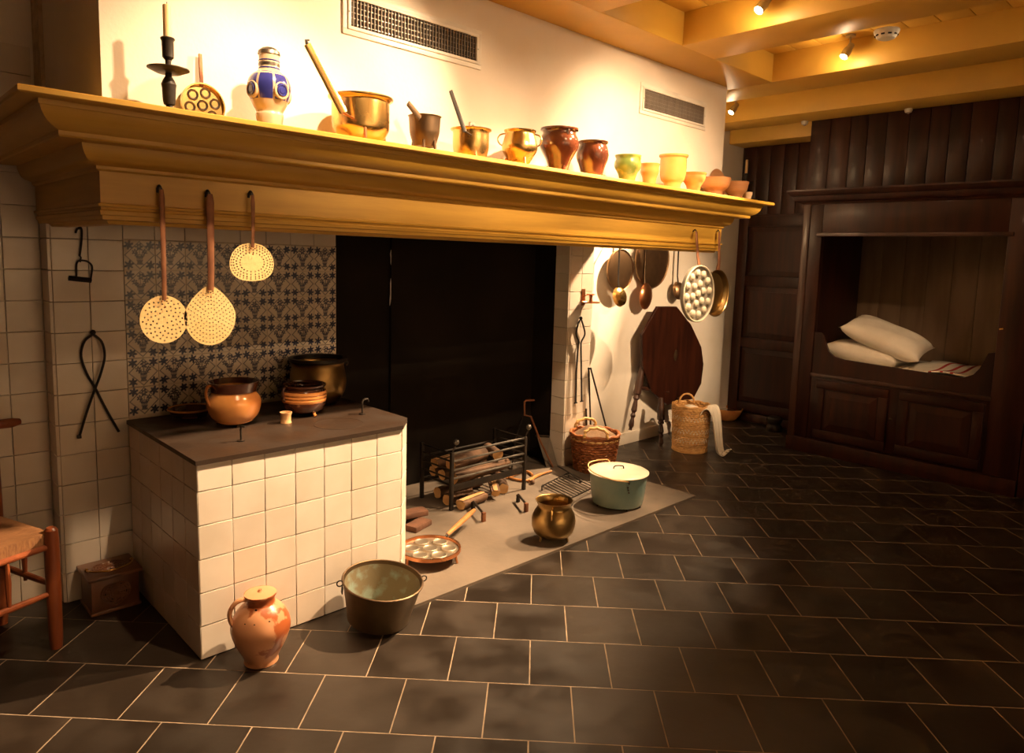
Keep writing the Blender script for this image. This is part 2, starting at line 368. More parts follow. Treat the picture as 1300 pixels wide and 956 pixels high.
# delft tiles: blue print as a per-vertex paint layer
def delft_mesh(seed):
    rnd = random.Random(seed); N = 44; S = T-.003
    def blob(x, y, cx, cy, r, p=8, ph=0):
        dx, dy = x-cx, y-cy; d = math.hypot(dx, dy); a = math.atan2(dy, dx)
        return d < r*(.76+.24*math.cos(p*a+ph)) 
    fl = [(rnd.uniform(-.02,.02), .20+rnd.uniform(-.02,.03), .11), (-.13+rnd.uniform(-.02,.02), .10+rnd.uniform(-.03,.03), .085), (.13+rnd.uniform(-.02,.02), .10+rnd.uniform(-.03,.03), .085), (-.075,.0,.07),(.075,.0,.07)]
    jx = rnd.uniform(-.015,.015)
    def ink(x, y):
        v = 0
        ax, ay = abs(x), abs(y)
        if abs(ax+ay-.47) < .018: v = .75
        if abs(ax+ay-.42) < .010: v = max(v,.4)
        for cx in (-.34,.34):
            for cy in (-.34,.34):
                if blob(x, y, cx, cy, .165, 6, seed+cx*9): v = max(v, .92)
                if math.hypot(x-cx, y-cy) < .03: v = max(v, .5)
        X = (x-jx)/1.25; y = y/1.3
        for cx, cy, r in fl:
            if blob(X, y, cx, cy, r, 6, cx*30): v = max(v, .85)
            if math.hypot(X-cx, y-cy) < r*.25: v = .3
        if abs(X) < .012 and -.1 < y < .2: v = max(v, .7)
        if -.20 < y < -.02 and abs(X) < .075*math.sqrt(max(0, 1-((y+.10)/.10)**2))+.012: v = max(v, .8 if abs(y+.1) > .03 else .5)
        if -.25 < y < -.19 and abs(X) < .06+(-.19-y)*.6: v = max(v, .75)
        return v
    vs, fs, col = [], [], []
    for j in range(N+1):
        for i in range(N+1):
            x, y = i/N-.5, j/N-.5; vs.append((x*S, 0, y*S)); col.append(min(1, ink(x, y)*rnd.uniform(.95,1.2)))
    for j in range(N):
        for i in range(N): a = j*(N+1)+i; fs.append((a, a+1, a+N+2, a+N+1))
    o = len(vs); h = S/2
    vs += [(-h,.014,-h),(h,.014,-h),(h,.014,h),(-h,.014,h)]; col += [0]*4
    c = [0, N, (N+1)*(N+1)-1, N*(N+1)]
    for k in range(4): fs.append((c[k], o+k, o+(k+1)%4, c[(k+1)%4]))
    me = bpy.data.meshes.new('delft_tile'); me.from_pydata(vs, [], fs); me.update()
    at_ = me.attributes.new('print', 'FLOAT', 'POINT'); at_.data.foreach_set('value', col)
    me.materials.append(DELFT); return me
DM = [delft_mesh(s) for s in range(6)]
for r in range(6):
    for c in range(8):
        o = link('delft_tile', DM[(r*5+c*3+random.randint(0,1)) % 6], wall_hl, (.985+T*(c+.5)-.003*c*.3, YP+random.uniform(-.0006,.0006), .829+T*(r+.5)))
        o.rotation_euler = (random.uniform(-.004,.004), 0, random.uniform(-.004,.004))

# ---- chimney breast over the mantel shelf (open on its right flank below the shelf line)
br = MB().box((.715,2.77,2.04),(4.78,2.83,2.95)).box((.715,2.83,1.75),(.775,YB,2.95)).box((4.72,2.83,2.15),(4.78,YB,2.95))
breast = struct(br.build('wall_chimney_breast', PLASTER, smooth=False))

# ---- hearth slab
hs = MB().box((1.76,2.52,-.01),(4.264,2.715,.014)).box((2.04,2.715,-.01),(4.264,3.57,.014)).box((2.06,3.57,-.01),(4.06,3.97,.014))
tag(hs.build('hearth_slab', STONE, smooth=False), 'flat grey stone hearth slab in front of the black fireplace', 'hearth')

# ---- ochre mantel hood
hood = thing('mantel_hood', 'long ochre painted wooden mantel hood with moulded cornice and shelf', 'mantel', (.68,2.70,1.695))
def sweep(loop, name):
    st = [lambda o: (.68-o, 3.70), lambda o: (.68-o, 2.70-o), lambda o: (4.70+o, 2.70-o), lambda o: (4.70+o, 2.80)]
    n = len(loop); vs = [(*f(o), z) for f in st for (o, z) in loop]; fs = []
    for s in range(3):
        for i in range(n): j = (i+1) % n; fs.append((s*n+i, s*n+j, (s+1)*n+j, (s+1)*n+i))
    fs += [tuple(range(n)), tuple(3*n+i for i in range(n))[::-1]]
    MB().add([(a-.68,b-2.70,c-1.695) for a,b,c in vs], fs).build(name, OCHRE, hood, ang=25)
sweep([(-.09,1.695),(-.03,1.695),(-.022,1.706),(-.006,1.709),(-.004,1.722),(.002,1.725),(.004,1.738),(-.002,1.742),(0,1.75),(.008,1.752),(.010,1.760),(.002,1.764),(-.09,1.764)], 'lower_moulding')
sweep([(-.09,1.764),(0,1.764),(0,1.868),(-.09,1.868)], 'frieze')
sweep([(-.09,1.868),(.004,1.868),(.012,1.874),(.012,1.884),(.020,1.888),(.036,1.893),(.048,1.903),(.056,1.918),(.061,1.934),(.063,1.948),(-.09,1.948)], 'bed_moulding')
sweep([(-.09,1.948),(.140,1.948),(.143,1.953),(.143,1.966),(.152,1.970),(.165,1.976),(.178,1.986),(.188,1.999),(.195,2.012),(.199,2.026),(.203,2.028),(.203,2.043),(-.09,2.043)], 'crown_moulding')
sweep([(-.09,2.043),(.257,2.043),(.262,2.047),(.262,2.061),(.258,2.064),(-.09,2.064)], 'shelf')

# ---- tiled cooking stove
stove = thing('tiled_stove', 'white tiled masonry cooking stove with dark iron top plate', 'stove', (1.5,3.1,0))
def S(mb): return [(a-1.5,b-3.1,c) for a,b,c in mb.v]
fp = [(.992,2.735),(1.922,2.735),(2.022,2.842),(2.022,3.56),(.992,3.56)]
mb = MB(); mb.add([(x-1.5,y-3.1,0) for x,y in fp]+[(x-1.5,y-3.1,.796) for x,y in fp], [tuple(range(5)),tuple(range(9,4,-1))]+[(i,(i+1)%5,(i+1)%5+5,i+5) for i in range(5)])
mb.build('core', SGROUT, stove, smooth=False)
ZR = [(.004,.141),(.141,.278),(.278,.415),(.415,.552),(.552,.689),(.689,.796)]
for a, b in ZR:
    for i in range(7):
        w_ = (1.925-.979)/7; tile(stove, w_-.0022, b-a-.0022, (.979+w_*(i+.5)-1.5, 2.721-3.1+random.uniform(-.0008,.0008), (a+b)/2), TILE if random.random()<.8 else TILE2)
    for i in range(6):
        w_ = (3.56-2.722)/6; tile(stove, w_-.0022, b-a-.0022, (.978-1.5+random.uniform(-.0008,.0008), 2.722+w_*(i+.5)-3.1, (a+b)/2), TILE if random.random()<.8 else TILE2, -math.pi/2)
    tile(stove, .142, b-a-.003, (1.979-1.5+.006, 2.784-3.1-.006, (a+b)/2), TILE, rad(47))
fp2 = [(.972,2.712),(1.93,2.712),(2.038,2.832),(2.038,3.572),(.972,3.572)]
mb = MB(); mb.add([(x-1.5,y-3.1,.7965) for x,y in fp2]+[(x-1.5,y-3.1,.815) for x,y in fp2], [tuple(range(5)),tuple(range(9,4,-1))]+[(i,(i+1)%5,(i+1)%5+5,i+5) for i in range(5)])
top = mb.build('top_plate', PLATE, stove, smooth=False)
ZP = .815
for px, py, r in ((430,538,.115),):
    p = at(px,py,'z',ZP); MB().lathe([(0,.0005),(r-.003,.0005),(r-.003,.0012),(r,.0012),(r,.0)],48).build('ring_lid', PLATE, top, (p.x-1.5,p.y-3.1,ZP))
def lift_hook(px, py, h, bend):
    p = at(px,py,'z',ZP); q = Vector((p.x-1.5,p.y-3.1,ZP))
    m = MB().lathe([(0,0),(.016,0),(.016,.004),(.006,.006),(0,.006)],14,q)
    P = [q+Vector((0,0,z)) for z in (.004,h*.5,h*.85)]
    if bend: P += [q+Vector((.012,0,h)), q+Vector((.03,0,h)), q+Vector((.036,0,h*.8))]
    else: P += [q+Vector((0,-.006,h)), q+Vector((.01,-.02,h*.98))]
    m.tube(spline(P,4), .0045, 8).build('lifting_hook', IRON, top)
lift_hook(306,560,.065,False); lift_hook(460,526,.075,True)
# ================================================================== VESSELS
def strap(P, R_): return MB().tube(P, [r*.42 for r in R_], 10, flat=2.6)
def smoothp(pr, n=3):
    q = spline([(r, z, 0) for r, z in pr], n); out = []
    for v in q:
        z = max(v.y, out[-1][1] if out else v.y); out.append((max(v.x, .002), z))
    return out
def place(cx, py, y0, zb): p = at(cx, py, 'y', y0); return Vector((p.x, y0, zb))
def pz(cx, py, y0): return at(cx, py, 'y', y0).z
def vessel(name, label, cat, cx, y0, zb, prof, m, t=.006, n=44, group=None, body='body', inner=None, rot=None, lift=0.0):
    x0 = at(cx, prof[len(prof)//2][1], 'y', y0).x; s = mpp((x0, y0, zb))
    root = thing(name, label, cat, (x0, y0, zb), rot, group)
    pr = [(r*s, max(pz(cx, py, y0)-zb, lift)) for r, py in prof]
    pr = [(pr[0][0], lift if lift else pr[0][1])] + pr[1:]
    MB().shell(smoothp(pr), t, n).build(body, m, root, ang=60)
    root['_s'] = 0; del root['_s']
    return root, s, pr
def feet(root, m, r, h, ang=(-100,20,140), rr=.006, top=.03, name='foot', flare=.01):
    for a in ang:
        c, s_ = math.cos(rad(a)), math.sin(rad(a))
        MB().tube([(c*r*.92,s_*r*.92,top+h),(c*r,s_*r,h*.6),(c*(r+flare),s_*(r+flare),.004)],[rr*1.2,rr,rr*.9],8).build(name, m, root)
def ear(root, m, p0, p1, out, rr=.006, name='handle', flat=1.0, n=5):     # loop handle between two points bulging by out
    p0, p1, out = Vector(p0), Vector(p1), Vector(out)
    P = [p0, p0.lerp(p1,.12)+out*.75, p0.lerp(p1,.45)+out, p0.lerp(p1,.8)+out*.6, p1]
    return MB().tube(spline(P,n), rr, 8, flat=flat).build(name, m, root)
ZS = 2.0645
# --- candlestick on the shelf
def candlestick(cx, y0, zb, zdisc, zsock, ztop, rdisc, label, cat='candlestick', loc=None):
    p = loc or place(cx, 60, y0, zb); R = thing('candlestick', label, cat, p)
    a, b, c = zdisc-zb, zsock-zb, ztop-zb
    MB().lathe([(0,0),(.042,0),(.044,.008),(.030,.016),(.012,.022),(.010,.032),(.017,.036),(.020,.05),(.022,a*.62),(.024,a*.7),(.018,a*.80),(.011,a*.88),(.010,a-.004),(0,a-.004)],28).build('stem', IRON, R)
    MB().lathe([(.010,a-.006),(rdisc*.6,a-.006),(rdisc,a+.006),(rdisc,a+.009),(rdisc*.6,a-.001),(.010,a+.001)],36).build('drip_pan', IRON, R)
    MB().lathe([(0,a-.002),(.013,a),(.015,a+.014),(.009,a+.022),(.010,a+.035),(.018,a+.045),(.019,b-.012),(.023,b-.004),(.021,b),(.013,b),(.013,b-.02),(0,b-.02)],28).build('socket', IRON, R)
    MB().lathe([(0,b-.018),(.0132,b-.018),(.0128,c-.003),(.009,c),(0,c)],20).build('candle', WAX, R)
    MB().tube([(0,0,c-.002),(.001,0,c+.008)],.0012,6).build('wick', DARKH, R)
candlestick(213, 2.60, ZS, pz(216,91,2.60), pz(213,48,2.60), pz(213,6,2.60), .066, 'black iron candlestick with tall tallow candle on the mantel shelf')
# --- round cake pan leaning on the breast (five cups in view of seven)
def cup_pan(name, label, cx, zc, y, r, m, mc, cups, hand, cat='pan', face=-1):
    x = at(cx, 133, 'y', y).x
cx, y = 257, 2.742
r = (pz(257,106,y)-ZS)/2; x0 = at(257,130,'y',y).x
R = thing('cake_pan', 'small round brass pan with cake cups leaning on the white chimney breast', 'pan', (x0, y, ZS), (rad(-4),0,0))
def disc_y(m, r, y0, y1, n=40, c=(0,0,0)):       # disc facing -y
    return m.lathe([(0,y0),(r,y0),(r,y1),(0,y1)], n, (0,0,0), Matrix.Translation(c) @ Matrix.Rotation(rad(-90),4,'X'))
rotF = Matrix.Rotation(rad(90),4,'X')            # lathe axis z -> -y (toward the room)
MB().lathe([(0,0),(r*.97,0),(r,.004),(r,.020),(r*.94,.020),(r*.93,.006),(0,.006)],44,(0,0,0),Matrix.Translation((0,0,r))@rotF).build('plate', BRASS, R)
cup = MB().lathe([(0,.002),(r*.10,.003),(r*.20,.007),(r*.235,.010),(r*.25,.008),(r*.25,.005)],20,(0,0,0),rotF).mesh('cup', PEWTER)
for k in range(7):
    a = rad(60*k+15); link('cup', cup, R, (0 if k==6 else r*.6*math.cos(a), -.001, r+(0 if k==6 else r*.6*math.sin(a))))
hz = pz(253,67,y)-ZS
MB().add(*(lambda m: (m.v, m.f))(MB().bev((-.0065,-.010,2*r-.012),(.0065,-.002,hz),.002))).build('handle', RUST, R)
# --- blue and grey stoneware jug
R, s, pr = vessel('stoneware_jug', 'blue and white salt glazed stoneware jug with pewter cap', 'jug', 342, 2.60, ZS,
   [(14,150),(17,147),(16,143),(21,133),(25.5,118),(26,108),(22,98),(15,92),(12.5,88),(12.5,72),(13,70)], STONEW, lift=0.0005)
def band(px0, px1, r, m, nm, extra=.0012):
    z0, z1 = pz(342,px0,2.60)-ZS, pz(342,px1,2.60)-ZS
    MB().lathe([(r*s+.0004,z0),(r*s+extra,z0+.001),(r*s+extra,z1-.001),(r*s+.0004,z1)],44).build(nm, m, R)
band(79,77.5,12.6,COBALT,'blue_band'); band(89,87,12.7,COBALT,'blue_band'); band(85,81,12.5,PEWTER,'frieze')
pr = smoothp(pr)
def prr(z):
    for (r1,z1),(r2,z2) in zip(pr,pr[1:]):
        if z1 <= z <= z2: return r1+(r2-r1)*(z-z1)/max(z2-z1,1e-6)
    return pr[-1][0]
def patch(a0, a1, z0, z1, m, nm, off=.0008):
    vs, fs = [], []; na, nz = 8, 8
    for j in range(nz+1):
        for i in range(na+1):
            z = z0+(z1-z0)*j/nz; a = a0+(a1-a0)*i/na; q = prr(z)+off; vs.append((q*math.cos(a), q*math.sin(a), z))
    for j in range(nz):
        for i in range(na): k = j*(na+1)+i; fs.append((k,k+1,k+na+2,k+na+1))
    MB().add(vs, fs).build(nm, m, R)
zl, zh = pz(342,129,2.6)-ZS, pz(342,94,2.6)-ZS
for a in range(-170,190,45):
    patch(rad(a-19), rad(a+19), zl, zh, COBALT, 'blue_panel')
def medal(a, zc, r1, m, nm, off):
    q = prr(zc)+off; M_ = Matrix.Translation((q*math.cos(a), q*math.sin(a), zc)) @ Matrix.Rotation(a,4,'Z') @ Matrix.Rotation(rad(90),4,'Y')
    MB().lathe([(0,.003),(r1*.5,.003),(r1*.6,0.001),(r1*.8,.001),(r1*.9,.004),(r1,.002),(r1,-.012)],24,(0,0,0),M_).build(nm, m, R)
zc = pz(342,118,2.6)-ZS
for a in (-170,-80,10,100): medal(rad(a), zc, .031, STONEW, 'medallion', -.001); medal(rad(a), zc, .021, COBALT, 'medallion_field', .0015)
zz = pz(342,70,2.6)-ZS
MB().lathe([(13.2*s,zz-.002),(13.6*s,zz),(12.8*s,zz+.012),(9*s,zz+.022),(4*s,zz+.027),(0,zz+.028)],36).build('cap', PEWTER, R)
# --- big brass skillet
R, s, pr = vessel('brass_skillet', 'large polished brass skillet with long flat handle on three feet', 'pan', 458, 2.585, ZS,
   [(28,170),(34.5,167),(35.8,160),(36,135),(36.2,130),(40,127),(40.5,124.5)], BRASS, .004, lift=.012)
feet(R, COPPER, pr[2][0]-.004, .012, (-112,-5,120), .006, .06, flare=.012)
h0, h1 = at(436,143,'y',2.47), at(390,56,'y',2.50); O = Vector(R.location)
strap([h0-O, (h0.lerp(h1,.5))-O, h1-O],[.016,.014,.013]).build('handle', BRASS, R)
MB().tube([h1-O,(h1-O)+Vector((-.004,0,.012)),(h1-O)+Vector((.008,0,.016))],[.007,.006,.003],8).build('handle_hook', IRON, R)
MB().tube(spline([h0-O+Vector((.045,.005,-.012)), h0-O+Vector((.015,0,-.006)), h0-O],4), [.007]*8+[.009], 8, flat=.6).build('bracket', COPPER, R)
# --- bronze pipkin
R, s, pr = vessel('bronze_pipkin', 'small dark bronze pipkin with short slanting handle and three legs', 'pan', 539, 2.58, ZS,
   [(14,173),(18,172),(19,166),(20,150),(21.2,148)], BRONZE, .004, lift=.028)
feet(R, BRONZE, pr[1][0]-.004, .03, (-130,-75,-10,110)[0:1]+(-75,-5,120), .0055, .02, name='leg', flare=.004)
O = Vector(R.location); h0, h1 = at(533,150,'y',2.51)-O, at(518,131,'y',2.50)-O
strap([h0,h1],[.014,.012]).build('handle', BRONZE, R)
# --- copper-brass saucepan
R, s, pr = vessel('brass_saucepan', 'small hammered brass saucepan with dark iron handle', 'pan', 598, 2.58, ZS,
   [(20,191),(22.5,189),(23,180),(23,168),(25.5,166),(26,164.5)], BRASS, .004, lift=.006)
feet(R, COPPER, pr[1][0]-.004, .006, (-112,0,120), .006, .03, flare=.003)
O = Vector(R.location); h0, h1 = at(590,167,'y',2.50)-O, at(572,115,'y',2.49)-O
strap([h0,h1],[.012,.010]).build('handle', IRON, R)
MB().tube(spline([h0+Vector((.038,0,-.012)),h0+Vector((.015,0,-.003)),h0],4),.006,8,flat=.6).build('bracket', IRON, R)
p = at(598,159,'y',2.768)
R = thing('wall_sensor', 'tiny cream box on the breast above the brass saucepan', 'sensor', (p.x,2.7695,p.z))
MB().bev((-.014,-.014,-.014),(.014,0,.014),.002).build('case', WHITEP, R); MB().bev((-.007,-.016,-.007),(.007,-.013,.007),.001).build('window', GREYM, R)
# --- brass pot with two ears
R, s, pr = vessel('brass_pot', 'round bellied brass pot with two loop ears on the shelf', 'pot', 660, 2.57, ZS,
   [(12,201),(18,199),(22,192),(22.5,185),(20,176),(18.5,170),(20,167.5),(20.5,166)], BRASS, .004, lift=.012)
feet(R, COPPER, pr[1][0], .012, (-110,10,130), .005, .03, flare=.006)
for sg in (-1,1):
    d = Vector((.72*sg,-.69*sg,0)); ear(R, BRASS, d*18.5*s+Vector((0,0,pr[5][1])), d*21.5*s+Vector((0,0,pr[3][1]-.004)), d*.032, .0035)
# --- glazed brown pots
R, s, pr = vessel('brown_glazed_pot', 'large brown glazed earthenware pot with upright handle and three feet', 'pot', 710, 2.565, ZS,
   [(12,206),(16,204),(23.5,190),(25,183),(24,176),(21,170),(22,167),(24,166),(24,163.5)], BROWNG, .006, lift=.012)
feet(R, BROWNG, pr[1][0]-.006, .012, (-110,10,130), .007, .02)
ear(R, BROWNG, Vector((-.016,-.064,pr[7][1])), Vector((-.020,-.073,pr[3][1])), Vector((-.008,-.020,.020)), .009, flat=.6)
R, s, pr = vessel('brown_glazed_crock', 'squat red brown glazed crock between taller brown pot and green cup', 'pot', 752.5, 2.565, ZS,
   [(13,215),(16,213),(19.5,203),(20.5,195),(18.5,187),(17,184),(19,182),(19.3,180)], BROWNG, .006, lift=.001)
R, s, pr = vessel('green_cup', 'green and yellow glazed earthenware cup with small handle', 'cup', 797, 2.56, ZS,
   [(9,222),(12,221),(16.5,213),(17,207),(15.5,202),(16.5,199),(16.8,197.5)], GREENG, .005, lift=.001)
ear(R, GREENG, Vector((.010,-.060,pr[5][1])), Vector((.010,-.062,pr[3][1]-.01)), Vector((.004,-.016,.004)), .005)
R, s, pr = vessel('yellow_bowl', 'tiny yellow glazed bowl beside the tall yellow jar', 'bowl', 825, 2.56, ZS,
   [(8,228),(9,226.5),(11.5,219),(11.5,213),(12.3,209),(12.5,208)], YELLOWG, .005, lift=.001)
R, s, pr = vessel('yellow_jar', 'tall pale yellow glazed jar with rounded shoulder on the shelf', 'jar', 855, 2.56, ZS,
   [(10,234),(11,233),(14.5,229),(16.5,218),(16.5,205),(16.5,201),(18,199.5),(18.2,197)], YELLOWG, .006, lift=.001)
R, s, pr = vessel('ochre_dish', 'small ochre glazed dish next to stacked wooden bowls', 'dish', 881, 2.545, ZS,
   [(8,238),(9,237),(13,231),(14.5,226),(14.5,223),(15.3,221),(15.5,219.5)], ORANGEG, .005, lift=.001)
R, s, pr = vessel('wooden_bowl', 'wide turned wooden bowl standing on the shelf behind the ochre dish', 'bowl', 907, 2.64, ZS,
   [(10,244),(11,243),(17,238),(19.5,229),(20,226)], WOODB, .005, lift=.001)
R, s, pr = vessel('wooden_bowl', 'turned wooden bowl near the right end of the mantel shelf', 'bowl', 934, 2.60, ZS,
   [(8,249),(9,248),(13.5,242),(15.5,233),(16,231)], WOODB, .005, lift=.001)
R = thing('wooden_plate', 'round wooden plate on edge against the corner of the chimney breast', 'plate', (4.70,2.752,ZS), (rad(-6),0,rad(0)))
MB().lathe([(0,0),(.07,0),(.115,.012),(.117,.016),(.07,.006),(0,.006)],40,(0,0,0),Matrix.Translation((0,0,.117))@rotF).build('dish', WOODB, R)
R, s, pr = vessel('earthen_cup', 'little dull earthenware cup at the very end of the shelf', 'cup', 949, 2.565, ZS,
   [(4,251),(5,250),(6,247),(6,244.5),(6.4,244)], STONEW, .003, lift=.001)
# --- second candlestick on a bracket of the dark end wall
zb2 = 2.27; pb = at(948,210,'x',6.70)
candlestick(0,0,zb2,2.425,2.52,2.655,.075,'small black candlestick with short candle on the dark end wall bracket',loc=(6.70,pb.y,zb2))
R = thing('wall_bracket', 'dark wooden bracket shelf on the end wall under the small candlestick', 'bracket', (XE,pb.y,zb2-.02))
MB().bev((-.20,-.09,0),(-.0122,.09,.02),.003).build('board', DWOOD2, R)
MB().prism([(-.16,0),(-.0122,0),(-.0122,-.13)],-.012,.012).build('support', DWOOD2, R, smooth=False)

# ================================================================== ON THE STOVE
p = at(300,538,'z',ZP); yA = p.y
R, s, pr = vessel('glazed_cooking_pot', 'big orange and brown glazed cooking pot with loop handle on the stove', 'pot', 297, yA, ZP,
   [(14,540),(20,537),(29,526),(33,512),(31,503),(26.5,497),(27.5,492),(30,487),(30.5,484)], ORANGEG, .006, lift=.012)
feet(R, BRONZE, pr[1][0]-.004, .012, (-100,20,140), .008, .018)
MB().lathe([(27.3*s,pr[5][1]+.004),(27.9*s,pr[6][1]),(30.4*s,pr[7][1]),(31*s,pr[8][1]+.001),(29*s,pr[8][1]+.002),(26*s,pr[6][1])],44).build('glazed_rim', BROWNG, R)
ear(R, ORANGEG, Vector((-28*s*.95,-.01,pr[7][1])), Vector((-33*s*.93,-.015,pr[3][1])), Vector((-.028,0,.016)), .009, flat=.7)
p = at(229,521,'z',ZP+.01)
R = thing('brown_dish', 'shallow brown glazed dish lying at the back of the stove plate', 'dish', (p.x,YP-.115,ZP))
s = mpp((p.x,p.y,ZP)); MB().shell([(.055,0),(.06,.004),(.085,.024),(.096,.040),(.100,.044)],.006,44).build('bowl', BROWNG, R)
MB().lathe([(.093,.043),(.099,.049),(.103,.045),(.099,.040)],44).build('rim', ORANGEG, R)
p = at(386,526,'z',ZP)
R, s, pr = vessel('ribbed_pot', 'low ribbed brown glazed pot on short feet beside the brass kettle', 'pot', 386, p.y, ZP,
   [(15,524),(21,521),(26,513),(27,508),(27.6,506),(26.6,504),(27.6,502),(26.6,500),(27.6,498),(26,495),(24.5,492),(27,489),(27.5,487)], BROWNG, .006, lift=.022)
feet(R, ORANGEG, pr[1][0]-.004, .022, (-80,40,160), .008, .012)
MB().lathe([(27.2*s,pr[3][1]-.001),(27.9*s,pr[4][1]),(27.3*s,pr[5][1]),(28.0*s,pr[6][1]),(27.3*s,pr[7][1]),(28.0*s,pr[8][1]),(27*s,pr[9][1]+.001)],44).build('orange_ribs', ORANGEG, R)
ear(R, BROWNG, Vector((-25*s,-.01,pr[11][1])), Vector((-27*s,-.012,pr[4][1])), Vector((-.014,0,.006)), .006)
p = at(404,508,'z',ZP); p.y = YP-.162
R, s, pr = vessel('brass_kettle', 'tall dark rimmed brass kettle at the back corner of the stove', 'kettle', 404, p.y, ZP,
   [(20,511),(25,508),(32,498),(34.5,486),(34,475),(31.5,463),(33,459),(35,457),(35,454)], OLDBRASS, .005, lift=.001)
MB().lathe([(33*s,pr[6][1]),(36*s,pr[7][1]),(36*s,pr[8][1]+.002),(31*s,pr[8][1]+.002),(31*s,pr[6][1])],44).build('iron_rim', IRON, R)
for a in (-40,140):
    q = Vector((math.cos(rad(a)),math.sin(rad(a)),0)); ear(R, IRON, q*34*s+Vector((0,0,pr[7][1])), q*35*s+Vector((0,0,pr[5][1])), q*.012, .004, name='lug')
p = at(363,537,'z',ZP)
R, s, pr = vessel('small_clay_cup', 'tiny unglazed clay cup on the iron plate in front of the ribbed pot', 'cup', 363, p.y, ZP,
   [(5.5,538),(6.8,537),(6,533),(6.3,528),(7.4,524),(7.5,523)], mat('buff_clay',(.62,.36,.17),.6), .003, lift=.001)

# ================================================================== FLOOR AND HEARTH
HZ = .014
p = at(331,838,'z',0)
R, s, pr = vessel('earthenware_jug', 'salmon coloured pierced earthenware jug with lid standing by the stove front', 'jug', 331, p.y, 0,
   [(19,841),(21,839),(20.5,834),(22,829),(31,812),(36,797),(35,786),(29,774),(21,766),(18,763),(17.5,757),(19.5,754),(19.5,752)], TERRA, .006, lift=.001)
zt = pr[-1][1]
MB().lathe([(18.6*s,zt-.004),(18.8*s,zt),(12*s,zt+.005),(4*s,zt+.006),(3*s,zt+.010),(2*s,zt+.014),(0,zt+.015)],36).build('lid', TERRA, R)
ear(R, TERRA, Vector((-.70*18*s,.0,zt-.012)), Vector((-.80*33*s,.015,pr[5][1]+.01)), Vector((-.052,.02,.014)), .012, flat=.75)
hole = MB().lathe([(0,.0016),(.004,.0012),(.0045,0)],10).mesh('pierced_hole', DARKH)
for (a, py) in ((-150,778),(-128,778),(-160,791),(-140,793),(-118,792),(-95,777),(-130,765),(-75,790)):
    z = pz(331,py,p.y); q = prr(z)-.0005; n_ = Vector((math.cos(rad(a)),math.sin(rad(a)),.15)).normalized()
    o = link('pierced_hole', hole, R, (q*math.cos(rad(a)),q*math.sin(rad(a)),z)); o.rotation_mode='QUATERNION'; o.rotation_quaternion = n_.to_track_quat('Z','Y')
# bronze bucket, propped on the edge of the slab
p = at(477,784,'z',.01); sB = mpp(p)
R = thing('bronze_bucket', 'big weathered bronze bucket with iron bail lugs tilted by the hearth slab', 'bucket', (p.x,p.y-.02,.0145), (rad(7),rad(2.5),0))
rb, rtp, hb = 39*sB, 49.5*sB, .185
MB().shell([(rb*.9,0),(rb,.008),(rb*1.05,.05),(rtp*.98,hb-.01),(rtp,hb)],.004,52,).build('body', BUCKETM, R)
MB().lathe([(0,.010),(rb*.9,.010),(rb*1.03-.006,.05),(rtp*.98-.006,hb-.012)],52).build('lining', VERDI, R)
MB().tube(arc((0,0,hb),rtp,0,2*math.pi*47/48,47,(1,0,0),(0,1,0)),.005,8,closed=True).build('rim_wire', BRONZE, R)
for a in (158,-22):
    q = Vector((math.cos(rad(a)),math.sin(rad(a)),0)); t_ = Vector((-q.y,q.x,0))
    MB().tube(arc(q*(rtp+.012)+Vector((0,0,hb-.004)),.013,0,2*math.pi*15/16,15,q,(0,0,1)),.003,7,closed=True).build('ring_lug', IRON, R)
    MB().bev((-.012,-.002,-.03),(.012,.003,0),.001).build('lug_plate', IRON, R, tuple(q*(rtp-.001)+Vector((0,0,hb-.02))), rot=(0,0,rad(a-90)))
# copper cup pan on tripod
p = at(546,698,'z',HZ+.055); sP = mpp(p)
R = thing('tripod_cup_pan', 'round copper pan with baking cups on three legs and wooden handle', 'pan', (p.x,p.y,HZ))
rp_ = 39*sP; zt = .058
MB().lathe([(0,zt-.012),(rp_*.9,zt-.012),(rp_,zt-.004),(rp_,zt+.014),(rp_*.95,zt+.014),(rp_*.93,zt-.001),(0,zt-.001)],52).build('plate', COPPER, R)
MB().lathe([(0,zt),(rp_*.925,zt),(rp_*.925,zt+.0015),(0,zt+.0015)],48).build('tinned_face', TINNED, R)
cup2 = MB().lathe([(0,.001),(.018,.001),(.032,.004),(.038,.008),(.042,.006),(.043,.001)],24).mesh('cup', TINNED)
for k in range(7):
    a = rad(60*k+20); link('cup', cup2, R, (0 if k==6 else rp_*.60*math.cos(a), 0 if k==6 else rp_*.60*math.sin(a), zt+.001))
for a in (-58,60,180):
    c_, s_ = math.cos(rad(a))*rp_*.88, math.sin(rad(a))*rp_*.88
    MB().tube([(c_,s_,zt-.006),(c_*1.02,s_*1.02,.02),(c_*1.06,s_*1.06,.003)],[.008,.006,.007],8).build('leg', COPPER, R)
hd = (at(602,648,'z',.11)-Vector(R.location)); hd0 = Vector((hd.x,hd.y,0)).normalized()*rp_
h_a = hd0+Vector((0,0,zt+.004)); h_b = hd0*1.0+Vector((hd.x,hd.y,0)).normalized()*.03+Vector((0,0,zt+.010)); h_c = Vector((hd.x,hd.y,.098))
MB().tube([h_a*0.97,h_b],.007,8).build('socket', IRON, R)
MB().tube([h_b,h_b.lerp(h_c,.3),h_b.lerp(h_c,.75),h_c],[.010,.014,.016,.011],12).build('handle', HANDW, R)
